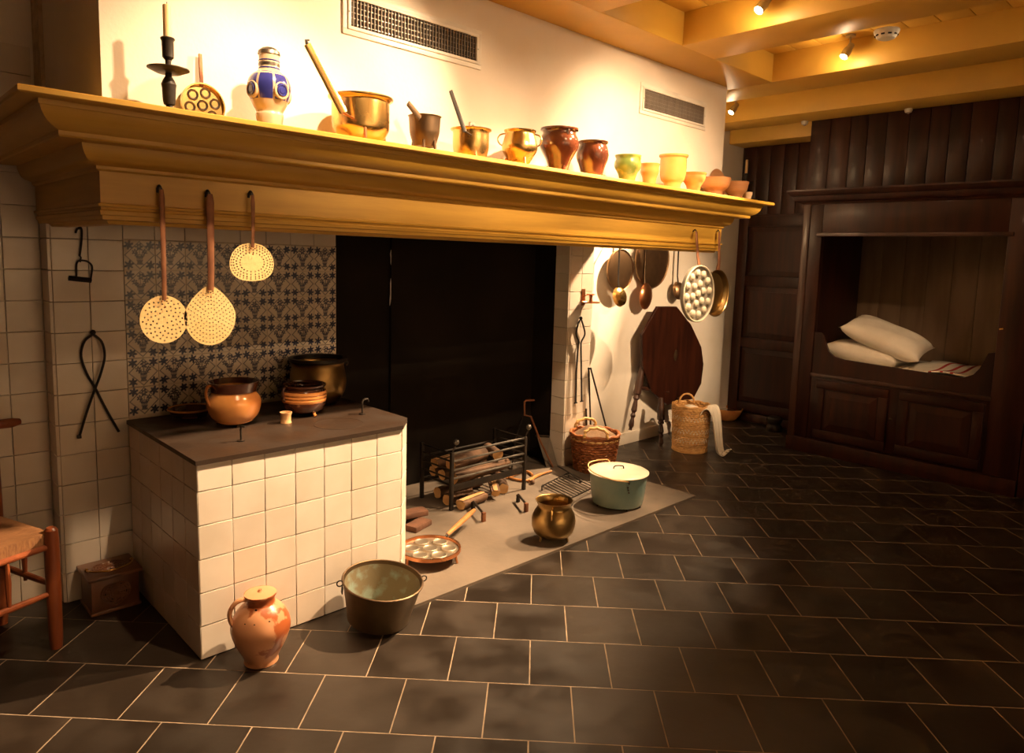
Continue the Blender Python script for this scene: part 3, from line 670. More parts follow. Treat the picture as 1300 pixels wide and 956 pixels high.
# peat blocks between the stove and the grate
for k,(px,py,rz,zz) in enumerate(((530,672,.3,0),(524,664,-.2,.035))):
    q = at(px,py,'z',HZ)
    o = MB().bev((-.08,-.045,0),(.08,.045,.034),.006).build('peat_block', PEAT, None, (q.x+.02,q.y+.02,HZ+zz), rot=(0,0,rz))
    tag(o, ['brown peat block lying flat on the hearth behind the stove corner','brown peat block laid crosswise on top of another peat block'][k], 'peat block')
# brass cauldron
p = at(703,684,'z',HZ)
R, s, pr = vessel('brass_cauldron', 'small round bellied brass cauldron with flared lip on the grey hearth', 'cauldron', 703, p.y, HZ,
   [(10,683),(18,681),(25,673),(27.8,662),(26.5,653),(22,645),(20.5,642),(22,637),(23.8,634.5)], OLDBRASS, .004, lift=.028)
feet(R, OLDBRASS, pr[1][0]+.006, .028, (-70,50,170), .007, .012, name='leg', flare=.004)
ear(R, BRASS, Vector((-20.5*s*.8,-20.5*s*.6,pr[7][1]-.004)), Vector((-24*s*.8,-24*s*.6,pr[4][1])), Vector((-.014,-.012,.0)), .005)
# teal enamel pot
p = at(785,638,'z',HZ)
R, s, pr = vessel('enamel_pot', 'teal enamel cooking pot with cream lid and wire bail handle', 'pot', 785, p.y, HZ,
   [(28,640),(31.5,637),(34,622),(36,604),(37,600),(37.4,598)], ENAMEL, .004, lift=.014)
zt = pr[-1][1]
lid = MB().lathe([(37.8*s,zt-.004),(38.2*s,zt+.001),(36.5*s,zt+.006),(28*s,zt+.012),(14*s,zt+.016),(0,zt+.017)],52).build('lid', CREAMEN, R)
MB().tube(spline([(-.035,.0,zt+.014),(-.03,0,zt+.032),(0,0,zt+.037),(.03,0,zt+.032),(.035,0,zt+.014)],4),.0045,8,flat=1).build('lid_handle', IRON, lid, rot=(0,0,rad(-35)))
feet(R, IRON, pr[1][0]-.006, .014, (-75,45,165,-120), .005, .012, flare=.006)
d0 = Vector((.72,-.69,0))
P = [Vector((-37.5*s*.55,-37.5*s*.84,zt-.012)), Vector((-40*s,-20*s,zt+.010)), Vector((-38*s,12*s,zt+.020)), Vector((-12*s,38*s,zt+.022)), Vector((20*s,36*s,zt+.016)), Vector((37.5*s*.6,37.5*s*.8,zt-.010))]
MB().tube(spline(P,6),.004,8).build('bail_handle', ROPE, R)
for sg in (-1,1):
    q = Vector((.55*sg,.84*sg,0)); MB().tube(arc(q*38.5*s+Vector((0,0,zt-.016)),.010,0,2*math.pi*11/12,11,q,(0,0,1)),.003,6,closed=True).build('lug', IRON, R)
    for k in range(3): MB().sphere(tuple(q*37.0*s+Vector((.006*k-.004,0,zt-.05-.018*k))),.006,8,6).build('rivet', GREYIRON, R)
# ================================================================== HELPERS FOR FREE-STANDING SHAPES GIVEN IN WORLD METRES
def solo(mb, name, m, label, cat, group=None, **k):
    c = [(min(v[i] for v in mb.v)+max(v[i] for v in mb.v))/2 for i in range(3)]; c[2] = min(v[2] for v in mb.v)
    mb.v = [tuple(v[i]-c[i] for i in range(3)) for v in mb.v]
    return tag(mb.build(name, m, None, c, **k), label, cat, group)
def part(mb, name, m, root, **k):
    c = Vector(root.location); mb.v = [tuple(Vector(v)-c) for v in mb.v]; return mb.build(name, m, root, **k)
def path(pts, y): return [at(a, b, 'y', y) for a, b in pts]
# ================================================================== FIRE BASKET
gx0, gx1, gy0, gy1, gt = 2.772, 3.422, 3.37, 3.68, .385
G = thing('fire_grate', 'black iron fire basket grate with ball finials on the hearth', 'grate', ((gx0+gx1)/2,(gy0+gy1)/2,HZ))
for x in (gx0,gx1):
    for y in (gy0,gy1):
        part(MB().bev((x-.011,y-.011,HZ),(x+.011,y+.011,gt+.006),.002), 'post', IRON, G)
        if y == gy0:
            part(MB().tube(spline([(x,y,gt),(x+.012,y,gt+.025),(x+.030,y,gt+.048)],4),.005,8), 'finial_stem', IRON, G)
            part(MB().sphere((x+.033,y,gt+.068),.019,18,12), 'ball_finial', GREYIRON, G)
for z in (.382,.331,.273,.217):
    part(MB().tube([(gx0,gy0,z),(gx1,gy0,z)],.0075,8), 'front_bar', GREYIRON, G)
    for x in (gx0,gx1): part(MB().tube([(x,gy0,z),(x,gy1,z)],.006,8), 'side_bar', IRON, G)
part(MB().bev((gx0,gy0-.004,.135),(gx1,gy0+.004,.178),.002), 'front_plate', IRON, G)
for k in range(7):
    x = gx0+.05+k*.092; part(MB().tube([(x,gy0,.15),(x,gy1,.15)],.006,6), 'bottom_bar', IRON, G)
part(MB().tube([(gx0,gy1,.15),(gx1,gy1,.15)],.007,6), 'rear_bar', IRON, G); part(MB().tube([(gx0,gy1,.30),(gx1,gy1,.30)],.007,6), 'rear_bar', IRON, G)
for i,(a,b) in enumerate((((601,637),(614,652)),((658,628),(668,640)))):
    p, q = at(*a,'z',HZ+.05), at(*b,'z',HZ+.05)
    R = thing('firedog', ['low iron firedog foot lying in front of the lowest split log','low iron firedog foot lying before the grate near the brass cauldron'][i], 'firedog', (q.x,q.y,HZ))
    part(MB().tube([Vector((p.x,p.y,HZ+.05)),Vector((q.x,q.y,HZ+.05))],.008,8), 'bar', IRON, R)
    part(MB().bev((q.x-.012,q.y-.010,HZ),(q.x+.012,q.y+.010,HZ+.058),.002), 'foot', RUST, R)
    part(MB().bev((p.x-.010,p.y-.010,HZ),(p.x+.010,p.y+.010,HZ+.05),.002), 'foot', IRON, R)
# logs
def log(p0, p1, r, label, split=False, seed=0, group=None):
    rnd = random.Random(seed); p0, p1 = Vector(p0), Vector(p1); ax = p1-p0; L_ = ax.length
    Q = ax.to_track_quat('Z','Y').to_matrix().to_4x4(); n, mlen = 14, 6
    R = thing('firewood_log', label, 'log', ((p0+p1)/2)[:], None, group); c = Vector(R.location)
    rr = [r*(1+rnd.uniform(-.10,.10)) * ((.62 if split and k in (2,3,4,5) else 1)) for k in range(n)]
    def ring(t, s=1.0): return [Q @ Vector((rr[k]*s*math.cos(2*math.pi*k/n)*(1+rnd.uniform(-.04,.04)), rr[k]*s*math.sin(2*math.pi*k/n)*(1+rnd.uniform(-.04,.04)), L_*t)) + p0 - c for k in range(n)]
    rings = [ring(i/mlen) for i in range(mlen+1)]
    vs = [tuple(v) for g in rings for v in g]
    fs = [(i*n+k, i*n+(k+1)%n, (i+1)*n+(k+1)%n, (i+1)*n+k) for i in range(mlen) for k in range(n)]
    MB().add(vs, fs).build('bark', BARK, R, ang=60)
    for g in (rings[0], rings[-1]):
        m_ = sum(g, Vector())/n
        MB().add([tuple(v) for v in g]+[tuple(m_)], [(k,(k+1)%n,n) for k in range(n)]).build('cut_end', CUTW, R, smooth=False)
    if split:
        a = Vector((math.cos(2*math.pi*3.5/n), math.sin(2*math.pi*3.5/n), 0)); b = Vector((-a.y,a.x,0)); h = r*.60
        q = [Q @ (a*h*1.06+b*h*sg+Vector((0,0,L_*t)))+p0-c for t,sg in ((.02,-.8),(.98,-.8),(.98,.8),(.02,.8))]
        MB().add([tuple(v) for v in q], [(0,1,2,3)]).build('split_face', CUTW, R, smooth=False)
y1 = 3.43
log((2.83,3.42,.200),(3.33,3.455,.202),.038,'round log lying low behind the front plate of the fire basket',False,1)
log((2.82,3.53,.198),(3.20,3.535,.200),.036,'thin round log in the middle of the fire basket floor',False,2)
log((2.82,3.63,.198),(3.24,3.625,.200),.034,'thin round log at the back of the fire basket',False,11)
log((2.83,3.455,.285),(3.16,3.50,.290),.043,'thick bark covered log on top of the pile in the fire basket',False,3)
log((3.22,3.43,.285),(3.30,3.62,.280),.038,'short round log with pale end at the far side of the basket',False,4)
log((2.80,3.585,.272),(3.08,3.60,.276),.036,'split log behind the top log near the left side bars',True,5)
log((2.82,3.335,HZ+.040),(3.05,3.375,HZ+.040),.038,'split pale log lying on the hearth under the left of the grate',True,6)
log((2.80,3.45,HZ+.040),(3.02,3.48,HZ+.040),.038,'round log with red brown end under the left side of the grate',False,7)
log((3.12,3.33,HZ+.050),(3.20,3.46,HZ+.100),.030,'pale split log wedge propped under the middle of the grate',True,8)
log((3.24,3.385,HZ+.038),(3.42,3.62,HZ+.038),.036,'long bark log lying under the right half of the grate',False,9)
log((2.84,3.60,HZ+.04),(3.22,3.61,HZ+.04),.038,'dark log at the back of the hearth under the grate',False,10)
# ash heap
mb = MB(); rnd = random.Random(3); vs, fs = [], []; NA = 22
for j in range(7):
    for i in range(NA):
        a = 2*math.pi*i/NA; q = j/6; r_ = .11*q; vs.append((3.70+r_*math.cos(a)*1.2*(1+rnd.uniform(-.1,.1)), 3.82+r_*math.sin(a)*.9, HZ+.055*(1-q)**1.1*(1+rnd.uniform(-.35,.35))))
for j in range(6):
    for i in range(NA): fs.append((j*NA+i, j*NA+(i+1)%NA, (j+1)*NA+(i+1)%NA, (j+1)*NA+i))
o = solo(mb.add(vs, fs), 'ash_heap', ASH, 'small heap of pale ash in the back of the fireplace', 'ash'); o['kind'] = 'stuff'; del o['category']; o['category'] = 'ash'
# cranked iron rod leaning on the fire jamb
P = [at(702,597,'y',3.60)]; P[0].z = HZ
y0 = 3.70
P += [at(686,560,'y',3.66), at(674,529,'y',y0), at(666,527,'y',y0), at(666,510,'y',y0), at(668,508.5,'y',y0), at(678,508,'y',y0)]
solo(MB().tube(P, .0075, 8), 'pot_crane_rod', RUST, 'rust brown cranked iron rod leaning in the fireplace', 'rod')
q0, q1 = at(654,560,'y',3.72), at(664,527,'y',3.90)
q2 = Vector((q0.x-.05, q0.y-.02, HZ))
solo(MB().tube([q2,q0,q1],.005,7), 'poker', IRON, 'thin dark poker leaning on the black fireback', 'poker')
# tan iron wedge plate against the jamb
a, b = at(694,596,'z',HZ), at(707,592,'z',HZ)
R = thing('jamb_shield', 'dark topped tan iron plate leaning on the inner jamb of the fireplace', 'plate', (4.0,3.66,HZ))
part(MB().add([(3.93,3.63,HZ),(4.03,3.60,HZ),(4.055,3.72,.22),(3.99,3.80,.22),(3.94,3.64,HZ),(4.035,3.61,HZ),(4.06,3.73,.22),(3.995,3.81,.22)],[(0,1,2,3),(7,6,5,4),(0,4,5,1),(1,5,6,2),(2,6,7,3),(3,7,4,0)]), 'plate', STONE, R, smooth=False)
part(MB().tube([(3.985,3.805,.222),(4.05,3.722,.222)],.010,8), 'edge', IRON, R)
# wishbone bellows-like wooden fork
def zpath(pts, z): return [at(a, b, 'z', z) for a, b in pts]
R = thing('wooden_fork', 'pale forked wooden branch lying on the hearth beside the grate', 'wood', at(672,609,'z',HZ)[:])
P = zpath(((700,598),(690,601),(680,605),(672,611)), HZ+.014); part(MB().tube(spline(P,4),[.008]*6+[.012]*7,8), 'stem', HANDW, R)
P = zpath(((676,603),(670,599),(660,600),(648,605),(636,607)), HZ+.012); part(MB().tube(spline(P,4),.010,8), 'prong', HANDW, R)
P = zpath(((676,607),(668,610),(656,609),(646,606)), HZ+.012); part(MB().tube(spline(P,4),.010,8), 'prong', HANDW, R)
part(MB().sphere(tuple(at(676,612,'z',HZ+.017)),.018,12,8), 'knot', BARK, R)
# gridiron
c00, c10, c11, c01 = at(688,617,'z',HZ+.035), at(722,634,'z',HZ+.035), at(757,617,'z',HZ+.035), at(722,600,'z',HZ+.035)
R = thing('gridiron', 'flat iron gridiron with parallel bars lying on the hearth', 'gridiron', ((c00+c11)/2).to_tuple())
R.location.z = HZ; bpy.context.view_layer.update()
part(MB().tube([c00,c10,c11,c01],.005,6,closed=True), 'frame', IRON, R)
for k in range(1,10):
    t = k/10; part(MB().tube([c00.lerp(c01,t), c10.lerp(c11,t)],.0042,6), 'bar', GREYIRON, R)
for c in (c00,c10,c11,c01): part(MB().tube([c,Vector((c.x,c.y,HZ))],.005,6), 'foot', IRON, R)
hA, hB = at(708,592,'z',HZ+.05), at(737,611,'z',HZ+.055)
part(MB().tube([hA,hA.lerp(hB,.5)+Vector((0,0,.01)),hB],.005,8), 'handle', IRON, R)
part(MB().sphere(tuple(hB),.012,10,7), 'knob', IRON, R)
# ================================================================== BASKETS
def basket(name, label, px, py, rb, rt_, h, m, rows, stakes, wavy, rim_r, z0=HZ, flare=0.0):
    p = at(px, py, 'z', z0); R = thing(name, label, 'basket', (p.x,p.y,z0))
    mb = MB(); n = stakes*4
    for j in range(rows):
        t = (j+.5)/rows; z = h*t; r = rb+(rt_-rb)*t + flare*abs(t-.5)
        P = [((r+wavy*math.cos(stakes*a/1.0+math.pi*j))*math.cos(a), (r+wavy*math.cos(stakes*a+math.pi*j))*math.sin(a), z+.002*math.sin(7*a+j)) for a in (2*math.pi*i/n for i in range(n))]
        mb.tube(P, h/rows*.52, 5, closed=True)
    mb.build('weave', m, R)
    mb = MB()
    for k in range(stakes*1):
        a = 2*math.pi*k/stakes; mb.tube([(rb*math.cos(a),rb*math.sin(a),.002),(rt_*math.cos(a),rt_*math.sin(a),h)],.004,5)
    mb.build('stakes', m, R)
    MB().lathe([(0,.004),(rb,.004),(rb,.010),(0,.010)],32).build('bottom', m, R)
    P = [((rt_+.002)*math.cos(2*math.pi*i/64),(rt_+.002)*math.sin(2*math.pi*i/64),h+.004*math.sin(20*math.pi*i/64)) for i in range(64)]
    MB().tube(P, rim_r, 8, closed=True).build('rim', m, R)
    return R
sW = mpp(at(752,590,'z',0))
WB = basket('wicker_basket', 'round brown wicker basket with rope handles and brown sacking inside', 754, 590, 23*sW, 29.5*sW, .285, WICK, 15, 22, .005, .012, 0.0)
WB.location = (4.19, 3.375, .0145 if 4.19-.16 < 4.264 else 0)
rt_ = 29.5*sW
MB().tube([((rt_-.002)*math.cos(2*math.pi*i/64),(rt_-.002)*math.sin(2*math.pi*i/64),.252+.003*math.sin(40*math.pi*i/64)) for i in range(64)],.010,6,closed=True).build('straw_band', ROPE, WB)
for (px,py,dd) in ((-.62,-.55,0),(.35,.75,1)):
    q = Vector((px,py,0)).normalized(); t_ = Vector((-q.y,q.x,0))
    P = spline([q*rt_*.98-t_*.085+Vector((0,0,.285)), q*rt_*.92-t_*.075+Vector((0,0,.335)), q*rt_*.88+Vector((0,0,.36)), q*rt_*.92+t_*.075+Vector((0,0,.335)), q*rt_*.98+t_*.085+Vector((0,0,.285))],8)
    P2 = [v+Vector((.004*math.cos(i*1.2),.004*math.sin(i*1.2),.003*math.sin(i*1.2))) for i,v in enumerate(P)]
    MB().tube(P2,.011,7).build('rope_handle', ROPE, WB)
def lump(R0, h0, amp, n=26, m=26, seed=1, z=0.0, sx=1, sy=1):
    rnd = random.Random(seed); ph = [(rnd.uniform(5,16),rnd.uniform(0,6.28),rnd.uniform(0,6.28)) for _ in range(5)]
    vs, fs = [], []
    for j in range(m+1):
        for i in range(n):
            a = 2*math.pi*i/n; q = j/m; x, y = R0*q*math.cos(a)*sx, R0*q*math.sin(a)*sy
            k = sum(math.sin(f*(x*math.cos(b)+y*math.sin(b))*2.2/R0*.3+c) for f,b,c in ph)/5
            vs.append((x, y, z+h0*(1-q**2.2)+amp*k*(1-q**4)))
    for j in range(m):
        for i in range(n): fs.append((j*n+i, j*n+(i+1)%n, (j+1)*n+(i+1)%n, (j+1)*n+i))
    return MB().add(vs, fs)
o = lump(rt_*.86, .055, .030, seed=4).build('sacking', SACK, None, (WB.location.x,WB.location.y,.285)); tag(o, 'crumpled brown sacking filling the brown wicker basket', 'sack')
sT = mpp(at(875,575,'z',0))
TB = basket('tall_basket', 'tall pale woven basket with openwork bands and small hoop handle', 875, 571, 20.5*sT, 23.5*sT, .40, WICKL, 22, 26, .004, .010, 0.0)
rT = 23.5*sT
for z, r in ((.0,21.5),(.02,21),(.27,22.6),(.375,23.4)):
    MB().lathe([(r*sT,z),(r*sT+.008,z+.004),(r*sT+.008,z+.022),(r*sT,z+.026)],40).build('hoop', WICKL, TB)
MB().tube(arc((.06,.09,.40),.065,0,math.pi,12,(.72,-.69,0),(0,0,1),.075),.008,8).build('hoop_handle', WICKL, TB)
# openwork pattern: short pale cross-strips
for zc in (.11,.19,.30):
    mb = MB()
    for k in range(34):
        a = 2*math.pi*k/34; r = (20.5+3*zc/.4)*sT+.006
        for da in (-.09,.09): mb.tube([(r*math.cos(a),r*math.sin(a),zc-.022),(r*math.cos(a+da),r*math.sin(a+da),zc+.022)],.003,4)
    mb.build('lattice_band', CREAMEN, TB)
o = lump(rT*.8,.05,.03,seed=9).build('linen_bundle', LINEN, None, (TB.location.x,TB.location.y,.335)); tag(o, 'white linen bundle inside the tall pale basket', 'linen')
# white cloth over the basket rim down to the floor
tb = Vector(TB.location); dr = Vector((.27,-.963,0)); ln = Vector((.963,.27,0))
P = [tb+dr*(rT-.05)+Vector((0,0,.365)), tb+dr*(rT-.02)+Vector((0,0,.412)), tb+dr*(rT+.018)+Vector((0,0,.415)), tb+dr*(rT+.045)+Vector((0,0,.36)), tb+dr*(rT+.065)+Vector((0,0,.25)), tb+dr*(rT+.085)+Vector((0,0,.12)), tb+dr*(rT+.105)+Vector((0,0,.035)), tb+dr*(rT+.135)+Vector((0,0,.016)), tb+dr*(rT+.165)+Vector((0,0,.045))]
C_ = spline(P,5); vs, fs = [], []; nw = 24
for j, c in enumerate(C_):
    t = j/(len(C_)-1); wd = .135*(1-.55*max(0,(t-.15)/.85)) + (.03 if t > .9 else 0)
    for i in range(nw+1):
        u = i/nw*2-1; vs.append(tuple(c + ln*u*wd + dr*(.016*math.sin(u*7+t*2)*min(1,t*3)) + Vector((0,0,-.02*abs(u)*(1-t)))))
for j in range(len(C_)-1):
    for i in range(nw): k = j*(nw+1)+i; fs.append((k,k+1,k+nw+2,k+nw+1))
o = solo(MB().add(vs, fs), 'linen_cloth', LINEN, 'white linen cloth hanging from the tall basket rim to the floor', 'cloth', ang=80)
md = o.modifiers.new('thick','SOLIDIFY'); md.thickness = .005
# fire irons behind the wicker basket
for i,(a,b,yy,zz) in enumerate((((747.5,468),(750,548),3.56,0),((750,468),(772,552),3.55,0),((744,520),(745,548),3.55,0))):
    p0, p1 = at(*a,'y',YP-.012 if i<2 else 3.55), at(*b,'y',3.555)
    d = (p1-p0); p2 = p1 + d*((p1.z-.02)/max(-d.z,1e-3)) if d.z < 0 else p1
    p2 = Vector((p1.x+(p2.x-p1.x)*.6, 3.555, .02))
    R = thing('fire_iron', ['straight slim fire iron leaning on the right pier behind the wicker basket','slanting fire shovel leaning on the right pier behind the wicker basket','short iron rod standing behind the wicker basket handles'][i], 'fire iron', (p2.x,p2.y,p2.z))
    part(MB().tube([p0,p1,p2],.007,8), 'rod', IRON, R)
    part(MB().sphere(tuple(p0),.010,10,7), 'knob', IRON, R)
    if i == 1: part(MB().bev((p2.x-.05,p2.y-.004,.0),(p2.x+.05,p2.y+.004,.13),.003), 'blade', IRON, R)
# ================================================================== THINGS ON THE FLOOR FAR RIGHT
p = at(924,533,'z',0)
R, s, pr = vessel('orange_bowl', 'orange glazed earthenware bowl on the floor by the dark end wall', 'bowl', 924, p.y, 0, [(8,535),(9,534),(15,526),(18,520),(18.5,518)], ORANGEG, .008, lift=.001)
p = at(983,547,'z',0)
R, s, pr = vessel('black_pot', 'small black lidded pot on the floor beside the box bed', 'pot', 983, p.y, 0, [(7,549),(9,547),(9.5,542),(8,538),(9.5,534),(9.8,531)], IRON, .006, lift=.001)
MB().lathe([(9.6*s,pr[-1][1]),(8*s,pr[-1][1]+.012),(2*s,pr[-1][1]+.018),(0,pr[-1][1]+.018)],28).build('lid', IRON, R)
# tilt-top table, top folded upright against the wall
yt = 3.60
ctr = at(853,452,'y',yt); TT = thing('tilt_top_table', 'dark mahogany table with octagonal top tipped upright against the wall', 'table', (ctr.x,yt,0))
vp = [(834,389),(858,389),(876,412),(889,440),(892,462),(889,487),(879,506),(846,514),(826,497),(815,465),(814,425)]
P3 = [at(a,b,'y',yt) for a,b in vp]
top_ = part(MB().prism([(v.x,v.z) for v in P3], yt-.012, yt+.014), 'table_top', DWOOD, TT, smooth=False)
bv = top_.modifiers.new('edge','BEVEL'); bv.width = .004; bv.segments = 2
q = at(856,451,'y',yt); part(MB().lathe([(0,0),(.030,0),(.034,.004),(.022,.008),(0,.010)],24,(0,0,0),Matrix.Translation((q.x,yt-.012,q.z))@Matrix.Diagonal((.8,1,1.6,1))@rotF), 'latch_plate', BRONZE, TT)
def turned(p0, p1, prof, name, m, R):
    p0, p1 = Vector(p0), Vector(p1); part(MB().tube([p0.lerp(p1,t) for t,_ in prof],[r for _,r in prof],14), name, m, R)
TP = [(0,.022),(.28,.034),(.45,.034),(.47,.022),(.52,.030),(.55,.016),(.62,.022),(.70,.026),(.74,.014),(.78,.024),(.82,.014),(.86,.020),(.93,.024),(.97,.014),(1,.016)]
a, b = at(816,462,'y',3.63), at(800,546,'y',3.63); turned(a, b, TP, 'leg', DWOOD2, TT)
a, b = at(839,505,'y',3.52), at(839,568,'y',3.46); b.z = 0; turned(a, b, TP, 'leg', DWOOD2, TT)
a, b = at(862,505,'y',3.56), at(866,560,'y',3.54); b.z = 0; turned(a, b, TP, 'leg', DWOOD2, TT)
a, b = at(812,492,'y',3.63), at(848,498,'y',3.60); part(MB().tube([a,b],.018,8), 'stretcher', DWOOD2, TT)
# ================================================================== HANGING THINGS
yw = 3.685
def lid_on_wall(px, py, hw, name, label, m, hookpx, cat, dome=.03, rim=True, hm=IRON, yy=yw, htop=None):
    p = at(px,py,'y',yy); s = mpp(p); fs_ = .545; r = hw*s/fs_*1.0
    R = thing(name, label, cat, (p.x,yy,p.z-r))
    MB().lathe([(0,dome),(r*.5,dome*.9),(r*.85,dome*.55),(r*.97,.010),(r,.012),(r,.0),(0,0)],48,(0,0,0),Matrix.Translation((0,0,r))@rotF).build('disc', m, R)
    MB().lathe([(r*.96,.011),(r*.985,.018),(r*1.01,.012),(r*1.01,.002)],48,(0,0,0),Matrix.Translation((0,0,r))@rotF).build('rim', m, R)
    zt_ = (htop or p.z+r+.12)-(p.z-r)
    strap([(0,-.006,2*r-.03),(0,-.008,2*r+.02),(0,-.008,zt_)],[.012,.010,.008]).build('handle', hm, R)
    MB().tube(arc((0,-.008,zt_+.008),.010,0,2*math.pi*11/12,11,(1,0,0),(0,0,1)),.003,6,closed=True).build('hanging_ring', hm, R)
    solo(MB().tube([(p.x,YB+.005,p.z-r+zt_+.016),(p.x,yy-.02,p.z-r+zt_+.016),(p.x,yy-.022,p.z-r+zt_+.026)],.003,6),'wall_nail',IRON,'iron nail holding up the '+label[:label.find(' hanging')],'nail')
    return R, r
lid_on_wall(786.5,343,14.5,'bronze_skillet','round bronze skillet hanging bottom out on the plaster behind the brass ladle',LIDM,None,'pan')
lid_on_wall(827.5,330,19.5,'dark_skillet','large dark bronze skillet hanging on the plaster above the copper strainer',LIDM,None,'pan',.04)
def wall_hook(x, yy, z, lab):
    solo(MB().tube([(x,YB+.005,z),(x,yy+.012,z),(x,yy+.004,z+.010)],.0035,6),'wall_hook',IRON,'iron wall hook carrying the '+lab,'hook')
def ladle(px, py, hw, name, label, m, yy, topz, handm=IRON, depth=.05, bow=True):
    p = at(px,py,'y',yy); s = mpp(p); r = hw*s*1.05
    R = thing(name, label, 'ladle', (p.x,yy,p.z-r))
    M_ = Matrix.Translation((0,-.015,r)) @ Matrix.Rotation(rad(78),4,'X') @ Matrix.Rotation(rad(-18),4,'Z')
    MB().shell([(r*.25,0),(r*.60,.008),(r*.88,depth*.5),(r,depth)],.003,32,(0,0,-depth),M_ @ Matrix.Rotation(math.pi,4,'X') if bow else M_).build('bowl', m, R)
    strap([(0,-.012,2*r-.012),(0,.0,2*r+.05),(0,.004,topz-(p.z-r))],[.011,.009,.010]).build('handle', handm, R)
    MB().tube(spline([(0,.004,topz-(p.z-r)),(0,.012,topz-(p.z-r)+.02),(0,.024,topz-(p.z-r)+.012)],4),.004,6).build('hook', handm, R)
    wall_hook(p.x, yy, topz+.012, label.split(' with')[0]); return R
ladle(784,377,12,'brass_ladle','polished brass ladle with straight iron handle hanging before the bronze skillet',BRASS,3.60,1.80)
ladle(859,369,11,'iron_ladle','dark iron ladle with thin handle hanging on the plaster',LIDM,3.66,1.80)
p = at(820,376,'y',3.62); s = mpp(p)
R = thing('copper_strainer', 'shallow copper strainer bowl hanging under the large dark skillet', 'strainer', (p.x,3.62,p.z-.1)); rr_ = 14*s*1.15
MB().lathe([(0,.035),(rr_*.6,.030),(rr_*.9,.014),(rr_,0),(rr_*1.06,.0),(rr_*1.06,-.003),(rr_*.97,-.003),(rr_*.86,.010),(rr_*.55,.025),(0,.030)],44,(0,0,0),Matrix.Translation((0,0,.1))@Matrix.Rotation(rad(10),4,'Z')@rotF).build('bowl', COPPER, R)
strap([(0,.01,.1+rr_*.9),(0,.02,.1+rr_+.05),(0,.025,.62)],[.012,.010,.009]).build('handle', BRONZE, R)
wall_hook(p.x, 3.62, p.z-.1+.62, 'shallow copper strainer')
# candle scoop sconce on the pier
p = at(744,380,'y',YP-.03)
R = thing('copper_sconce', 'small copper wall candle holder with tray on the right pier', 'sconce', (p.x,YP-.002,p.z))
MB().bev((-.02,-.004,-.05),(.02,0,.08),.002).build('back_plate', COPPER, R)
MB().lathe([(0,0),(.07,0),(.075,.008),(.072,.009),(.066,.003),(0,.003)],32,(.0,-.075,-.025)).build('tray', COPPER, R)
MB().lathe([(0,0),(.014,0),(.012,.03),(.016,.055),(.034,.062),(.034,.066),(.013,.062),(0,.05)],24,(0,-.075,-.023)).build('socket', COPPER, R)
MB().tube([(0,-.003,.02),(0,-.03,.03),(-.02,-.06,.035)],.004,6).build('arm', COPPER, R)
# tongs on the right pier
yy = YP-.02
R = thing('fire_tongs', 'long black iron fire tongs hanging on the right pier', 'tongs', at(737,510,'y',yy)[:])
for P in (path(((737.5,404),(734,412),(731.5,424),(735,434),(734,440),(732,470),(731,511)),yy), path(((737.5,404),(740,412),(742.5,424),(738,434),(737.5,440),(738,470),(738.5,509)),yy)):
    part(MB().tube(spline(P,5),.0065,8), 'arm', IRON, R); part(MB().bev((P[-1].x-.018,yy-.004,P[-1].z-.008),(P[-1].x+.018,yy+.004,P[-1].z+.002),.002), 'jaw', IRON, R)
part(MB().sphere(tuple(at(737.5,404,'y',yy)),.014,10,8), 'knob', IRON, R)
part(MB().tube([at(737.5,405,'y',YP+.005), at(737.5,403,'y',yy-.01)],.004,6), 'peg', IRON, R)
